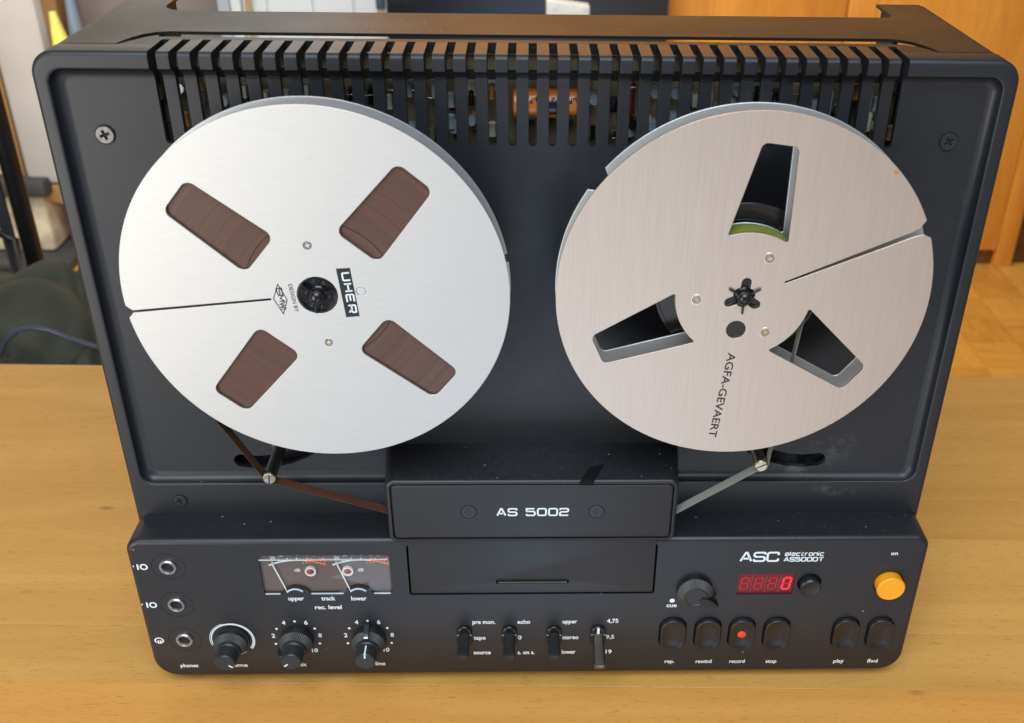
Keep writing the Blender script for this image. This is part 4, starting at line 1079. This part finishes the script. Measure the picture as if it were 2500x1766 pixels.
# ---- maker's name, counter, small push buttons
stroke_text('ASC', 117.0, 86.9, 138.2, 6.1, 1.25, PY, 'white_print', rec, gap=0.24)
stroke_text('electronic', 142.0, 90.7, 163.7, 2.6, 0.62, PY, 'white_print', rec, gap=0.42)
stroke_text('AS5000T', 141.8, 86.7, 163.9, 2.6, 0.72, PY, 'white_print', rec, gap=0.34)
dp = obj('counter_display', plate([rrect(116.6, 61.5, 150.0, 77.7, 0.5)], F + 1.2, 0.8, 'display'), rec)
DY = F + 1.1
for k in range(4):
    cx = 121.4 + 8.05 * k; cz = 69.3; w, h, sk = 2.1, 4.2, 0.12
    sg = {'a': ((-w, h), (w, h)), 'b': ((w, h), (w, 0)), 'c': ((w, 0), (w, -h)), 'd': ((-w, -h), (w, -h)), 'e': ((-w, 0), (-w, -h)), 'f': ((-w, h), (-w, 0)), 'g': ((-w, 0), (w, 0))}
    for key, (p, q) in sg.items():
        on = k == 3 and key != 'g'
        p, q = Vector(p), Vector(q); d = (q - p).normalized() * 0.35; p, q = p + d, q - d
        pts = [(cx + a[0] + sk * a[1], cz + a[1]) for a in (p, q)]
        print_strokes([(pts, 1.1 if on else 0.85, False)], DY, 'seg_on' if on else 'seg_off', dp, 'digit_segment')
    if k < 3:
        print_strokes([([(cx + 4.0 - 0.5, 62.3), (cx + 4.0 + 0.5, 76.4)], 0.4, False)], DY, 'seg_frame', dp, 'digit_divider')
def push(x, z, r, L, mat, name):
    return obj(name, lathe([(r * 0.96, -4), (r, L - 0.6), (r - 0.6, L), (0, L)] if mat == 'yellow' else [(r, -4), (r, L - 0.8), (r - 0.8, L), (r * 0.5, L - 0.25), (0, L - 0.35)], mat, (x, z), F, 48, 40), rec)
push(158.4, 70.0, 5.9, 4.6, 'button', 'reset_button'); push(204.3, 69.8, 8.1, 5.6, 'yellow', 'power_button')
T('on', 203.9, 91.7, 3.4, 4.0)

# ---- transport buttons
for (x, z), s, w in zip(bx, ('rep.', 'rewind', 'record', 'stop', 'play', 'ffwd'), (5.8, 9.6, 9.3, 6.5, 6.4, 6.4)):
    def rr(hx, hz, r, d): return [(a, F - d, b) for a, b in rrect(x - hx, z - hz, x + hx, z + hz, r, 7)]
    rings = [rr(7.4, 11.9, 6.8, -6), rr(7.4, 11.9, 6.8, 2.1), rr(7.25, 11.75, 6.7, 2.7), rr(6.9, 11.4, 6.4, 3.0), rr(6.5, 11.0, 6.1, 2.95), rr(5.6, 9.9, 5.3, 2.35), rr(4.2, 8.0, 4.0, 1.7), rr(2.6, 5.6, 2.5, 1.3), rr(1.2, 3.4, 1.1, 1.15)]
    b = obj('transport_button', loft(rings, 'button', cap0=True, cap1=True, smooth=50), rec)
    if s == 'record': obj('record_dot', lathe([(2.55, 0.6), (2.5, 1.5), (2.2, 1.6), (0, 1.6)], 'red_dot', (x, z), F, 28), b)
    T(s, x - 0.2, 8.9 - 0.009 * (x - 82), 3.7, w)

# ================================================================== left reel
def polar(c, r, a): return (c[0] + r * math.cos(R(a)), c[1] + r * math.sin(R(a)))
def disc_outline(c, r, cuts, n=160):
    """circle whose rim is replaced between angles a0..a1 by the given points (counter-clockwise)"""
    out = []
    cuts = sorted(cuts, key=lambda q: q[0])
    for i in range(n):
        a = 360 * i / n
        if any(q[0] <= a <= q[1] for q in cuts): continue
        out.append((a, polar(c, r, a)))
    for a0, a1, pts in cuts:
        for k, p in enumerate(pts): out.append((a0 + (a1 - a0) * (k + 0.5) / len(pts), p))
    out.sort(key=lambda q: q[0])
    return [p for _, p in out]
def loc2(c, p): return (c[0] + p[0], c[1] + p[1])
YF = -36.4
lr = thing('tape_reel', 'full aluminium tape reel with four windows showing brown tape, on the left', 'tape reel', (cL[0], -30, cL[1] - 89), 'reels on the recorder')
winL = []
for a in (140, 50, 230, 320):
    winL.append(rpoly([polar(cL, 75.6, a - 7.4), polar(cL, 75.6, a + 7.4), polar(cL, 33.4, a + 20.6), polar(cL, 33.4, a - 20.6)], 4.0, 6))
sa = 185.75
def slit_pts(c, a, r0, r1, w0, w1):
    d = Vector((math.cos(R(a)), math.sin(R(a)))); nn = Vector((-d.y, d.x)); C = Vector(c)
    return [tuple(C + d * r + nn * w) for r, w in ((r1, -w1), (r0, -w0), (r0, w0), (r1, w1))]
sl = slit_pts(cL, sa, 21.6, 86.4, 0.55, 0.6)
frontL = disc_outline(cL, 89, [(183.6, 187.7, [polar(cL, 89, 183.6), sl[0], sl[1], sl[2], sl[3], polar(cL, 89, 187.7)])])
obj('front_flange', plate([frontL, circle(cL[0], cL[1], 9.4, 48), circle(*loc2(cL, (20.1, 2.1)), 2.15, 24)] + winL, YF, 1.1, 'alu_l', 0.22), lr)
obj('rivet_plug', plate([circle(*loc2(cL, (20.1, 2.1)), 2.0, 24)], YF + 0.12, 0.8, 'alu_l', 0.1), lr)
backL = disc_outline(cL, 89, [(7.4, 10.4, [polar(cL, 89, 7.4), polar(cL, 87.3, 7.8), polar(cL, 87.3, 10.0), polar(cL, 89, 10.4)])])
obj('back_flange', plate([backL, circle(cL[0], cL[1], 9.4, 40)], -24.5, 1.1, 'alu_in', 0.14), lr)
M['pack'] = tape_pack_mat(*cL)
obj('tape_pack', lathe([(30.2, 0.2), (85.3, 0.2), (85.5, 0.6), (85.5, 9.0), (85.4, 9.2), (30.2, 9.2)], 'pack', cL, -25.5, 160, 30), lr)
obj('winding_line', plate([circle(cL[0] + 1.7, cL[1] + 1.7, 34.6, 96), circle(cL[0] + 1.7, cL[1] + 1.7, 34.25, 96)], -34.75, 0.05, 'groove'), lr)
obj('reel_hub', lathe([(9.5, 0), (30.0, 0), (30.0, 9.6), (9.5, 9.6)], 'comp_black', cL, -25.3, 72, 30), lr)
# black centre of the hub with its openings
hub_holes = []
for k in range(6):
    a = 20 + 60 * k
    hub_holes.append(rpoly([polar(cL, 5.2, a - 17), polar(cL, 7.6, a - 13), polar(cL, 7.6, a + 13), polar(cL, 5.2, a + 17)], 0.5, 3))
hubc = obj('hub_centre', plate([circle(cL[0], cL[1], 9.35, 48), circle(cL[0], cL[1], 4.75, 32)] + hub_holes, YF + 1.3, 2.5, 'gloss', 0.25, 35), lr)
obj('hub_rim', plate([circle(cL[0], cL[1], 9.38, 48), circle(cL[0], cL[1], 8.4, 48)], YF + 0.5, 2, 'gloss', 0.3, 35), hubc)
screw(lr, *loc2(cL, (-2.1, 25.0)), YF - 0.15, 2.1, 'screw_steel', 15, 0.12)
screw(lr, *loc2(cL, (2.7, -24.7)), YF - 0.15, 2.0, 'screw_yellow', 10, 0.12)
LY = YF - 0.05
lab = [loc2(cL, p) for p in ((9.7, 13.6), (16.1, 14.0), (18.5, -10.7), (12.2, -11.3))]
obj('maker_label', plate([list(reversed(lab))], LY, 0.04, 'black_print'), lr)
stroke_text('UHER', *loc2(cL, (12.2, 11.3)), cL[0] + 12.2 + 20.2, 3.3, 0.78, LY - 0.05, 'white_print', lr, gap=0.5, rot=-85.0, r=0.14)
text('DESIGN BY', *loc2(cL, (-11.4, -1.5)), 2.6, LY, 'black_print', lr, 'C', 14.4, -83.5, 0.012)
dm = [loc2(cL, p) for p in ((-17.6, 5.6), (-14.2, -2.3), (-16.7, -9.6), (-20.4, -1.7))]
print_strokes([(dm, 0.42, True)], LY, 'black_print', lr, 'emblem')
stroke_text('SMW', *loc2(cL, (-18.6, 3.6)), cL[0] - 18.6 + 10.6, 2.4, 0.55, LY, 'black_print', lr, gap=0.22, rot=-83.5, r=0.2)
print_strokes([([loc2(cL, (-18.9, 3.3)), loc2(cL, (-15.9, 3.6))], 0.3, False), ([loc2(cL, (-18.2, -7.4)), loc2(cL, (-15.3, -7.2))], 0.3, False)], LY, 'black_print', lr, 'emblem')

# ================================================================== right reel
rr_ = thing('tape_reel', 'empty champagne coloured brushed tape reel with three tapered windows, on the right', 'tape reel', (cR[0], -30, cR[1] - 88), 'reels on the recorder')
RR = 88.2
def winR(a):
    o0, o1 = polar(cR, 74.2, a - 6.3), polar(cR, 74.2, a + 6.3)
    inner = [polar(cR, 32.2, a + 26.2 - 52.4 * k / 10) for k in range(11)]
    return rpoly([o0, o1] + inner, [3, 3, 3] + [0] * 9 + [3], 5)
winsR = [winR(a) for a in (83, 203, 323)]
def star(c, a0, r1, w, r0):
    pts = []
    for k in range(3):
        a = a0 + 120 * k; d = Vector((math.cos(R(a)), math.sin(R(a)))); nn = Vector((-d.y, d.x)); C = Vector(c)
        for t in range(-90, 91, 22): pts.append(tuple(C + d * (r1 - w + w * math.cos(R(t))) + nn * (w * math.sin(R(t)))))
        pts.append(tuple(C + d * (r0 * 0.8) + nn * w))
        for t in (a + 42, a + 60, a + 78): pts.append(polar(c, r0, t))
        d2 = Vector((math.cos(R(a + 120)), math.sin(R(a + 120)))); n2 = Vector((-d2.y, d2.x)); pts.append(tuple(C + d2 * (r0 * 0.8) - n2 * w))
    return pts
st = star(cR, 85, 9.6, 2.3, 5.3)
C = Vector(cR)
Rp = lambda p: tuple(C + Vector(p))
cut = [polar(cR, RR, 19.9), Rp((79.5, 31.6)), Rp((75.5, 30.6)), Rp((18.7, 6.85)), Rp((18.3, 7.75)), Rp((74.2, 32.9)), Rp((77.0, 34.6)), polar(cR, RR, 25.9)]
frontR = disc_outline(cR, RR, [(19.9, 25.9, cut)])
scrR = [(9.9, 19.7), (-22.1, -1.6), (12.2, -19.0)]
obj('front_flange', plate([frontR, st, circle(*Rp((-2.0, -17.5)), 4.7, 32)] + winsR, YF, 1.1, 'alu_r', 0.16), rr_)
backR = disc_outline(cR, RR, [(138.9, 147.1, [polar(cR, RR, 138.9), polar(cR, 84.5, 140.2), polar(cR, 84.0, 145.8), polar(cR, RR, 147.1)])])
obj('back_flange', plate([backR, circle(cR[0], cR[1], 12, 40)] + winsR, -24.5, 1.1, 'alu_in', 0.3), rr_)
obj('reel_hub', lathe([(12.2, 0), (31.0, 0), (31.0, 9.6), (12.2, 9.6)], 'comp_black', cR, -25.3, 72, 30), rr_)
obj('wound_leader', lathe([(31.1, 1.3), (32.3, 1.3), (32.3, 8.2), (31.1, 8.2)], 'green', cR, -25.5, 96, 30), rr_)
hb = obj('hub_centre', plate([[tuple(C + (Vector(p) - C) * 0.985) for p in st], star(cR, 85, 8.1, 0.9, 4.85)], YF + 0.75, 9, 'gloss', 0.35, 35), rr_)
obj('hub_step', plate([[tuple(C + (Vector(p) - C) * 0.9) for p in star(cR, 85, 9.4, 2.2, 5.6)], star(cR, 85, 7.6, 0.8, 4.75)], YF + 2.2, 7, 'gloss', 0.2, 35), hb)
obj('hole_lining', lathe([(0, -8.5), (4.72, -8.5), (4.72, -1.2)], 'gloss', Rp((-2.0, -17.5)), YF, 32), rr_)
obj('hole_ring', lathe([(4.72, -6.5), (4.1, -6.5), (4.1, -7.2)], 'comp_grey', Rp((-2.0, -17.5)), YF, 32), rr_)
for k, p in enumerate(scrR): screw(rr_, *Rp(p), YF - 0.25, 2.15, 'screw_yellow', 20 + 17 * k, None, 0.5, 'screw', 0.65)
text('AGFA-GEVAERT', *Rp((-5.75, -54.6)), 5.6, YF - 0.05, 'black_print', rr_, 'C', 49.2, -96.4, 0.012)
obj('rust_spot', mesh([(Rp((61.2 + 1.1 * math.cos(a) * (1 + 0.4 * math.sin(3 * a)), 61.0 + 1.3 * math.sin(a)))[0], YF - 0.04, Rp((0, 61.0 + 1.3 * math.sin(a) * (1 + 0.3 * math.cos(2 * a))))[1]) for a in [2 * math.pi * i / 12 for i in range(12)]], [tuple(range(12))], 'res_tan'), rr_)

# ================================================================== the tape
TY0, TY1 = -32.2, -26.0
p0 = polar(cL, 82.1, 211)
tangent = [polar(cL, 85.6, a) for a in (196, 200, 204, 207, 209, 211.5)]
path = tangent + [(-139.9, 151.6), (-139.0, 148.3), (-136.6, 146.9), (-133.8, 146.6), (-79.0, 124.6), (-76.0, 123.4)]
leanL = [0] * 6 + [1.2, 1.4, 1.5, 1.7, 5.4, 5.6]
tag(obj('magnetic_tape', ribbon_y(path, TY0, TY1, 0.15, 'tape', leanL)), 'strand of brown tape running round the left post to the head cover', 'tape')
hubt = [polar(cR, 32.5, a) for a in (60, 40, 20, 5, -8)]
path = [(76.5, 122.3), (79.6, 124.4), (117.4, 153.7), (119.8, 153.9), (122.2, 155.2), (123.1, 158.2)] + list(reversed(hubt))
tag(obj('leader_tape', ribbon_y(path, TY0, TY1, 0.15, 'leader', [5.6, 5.4, 1.6, 1.5, 1.3, 1.2] + [0] * len(hubt))), 'grey-green leader strip running from the right reel round the right post', 'leader tape')
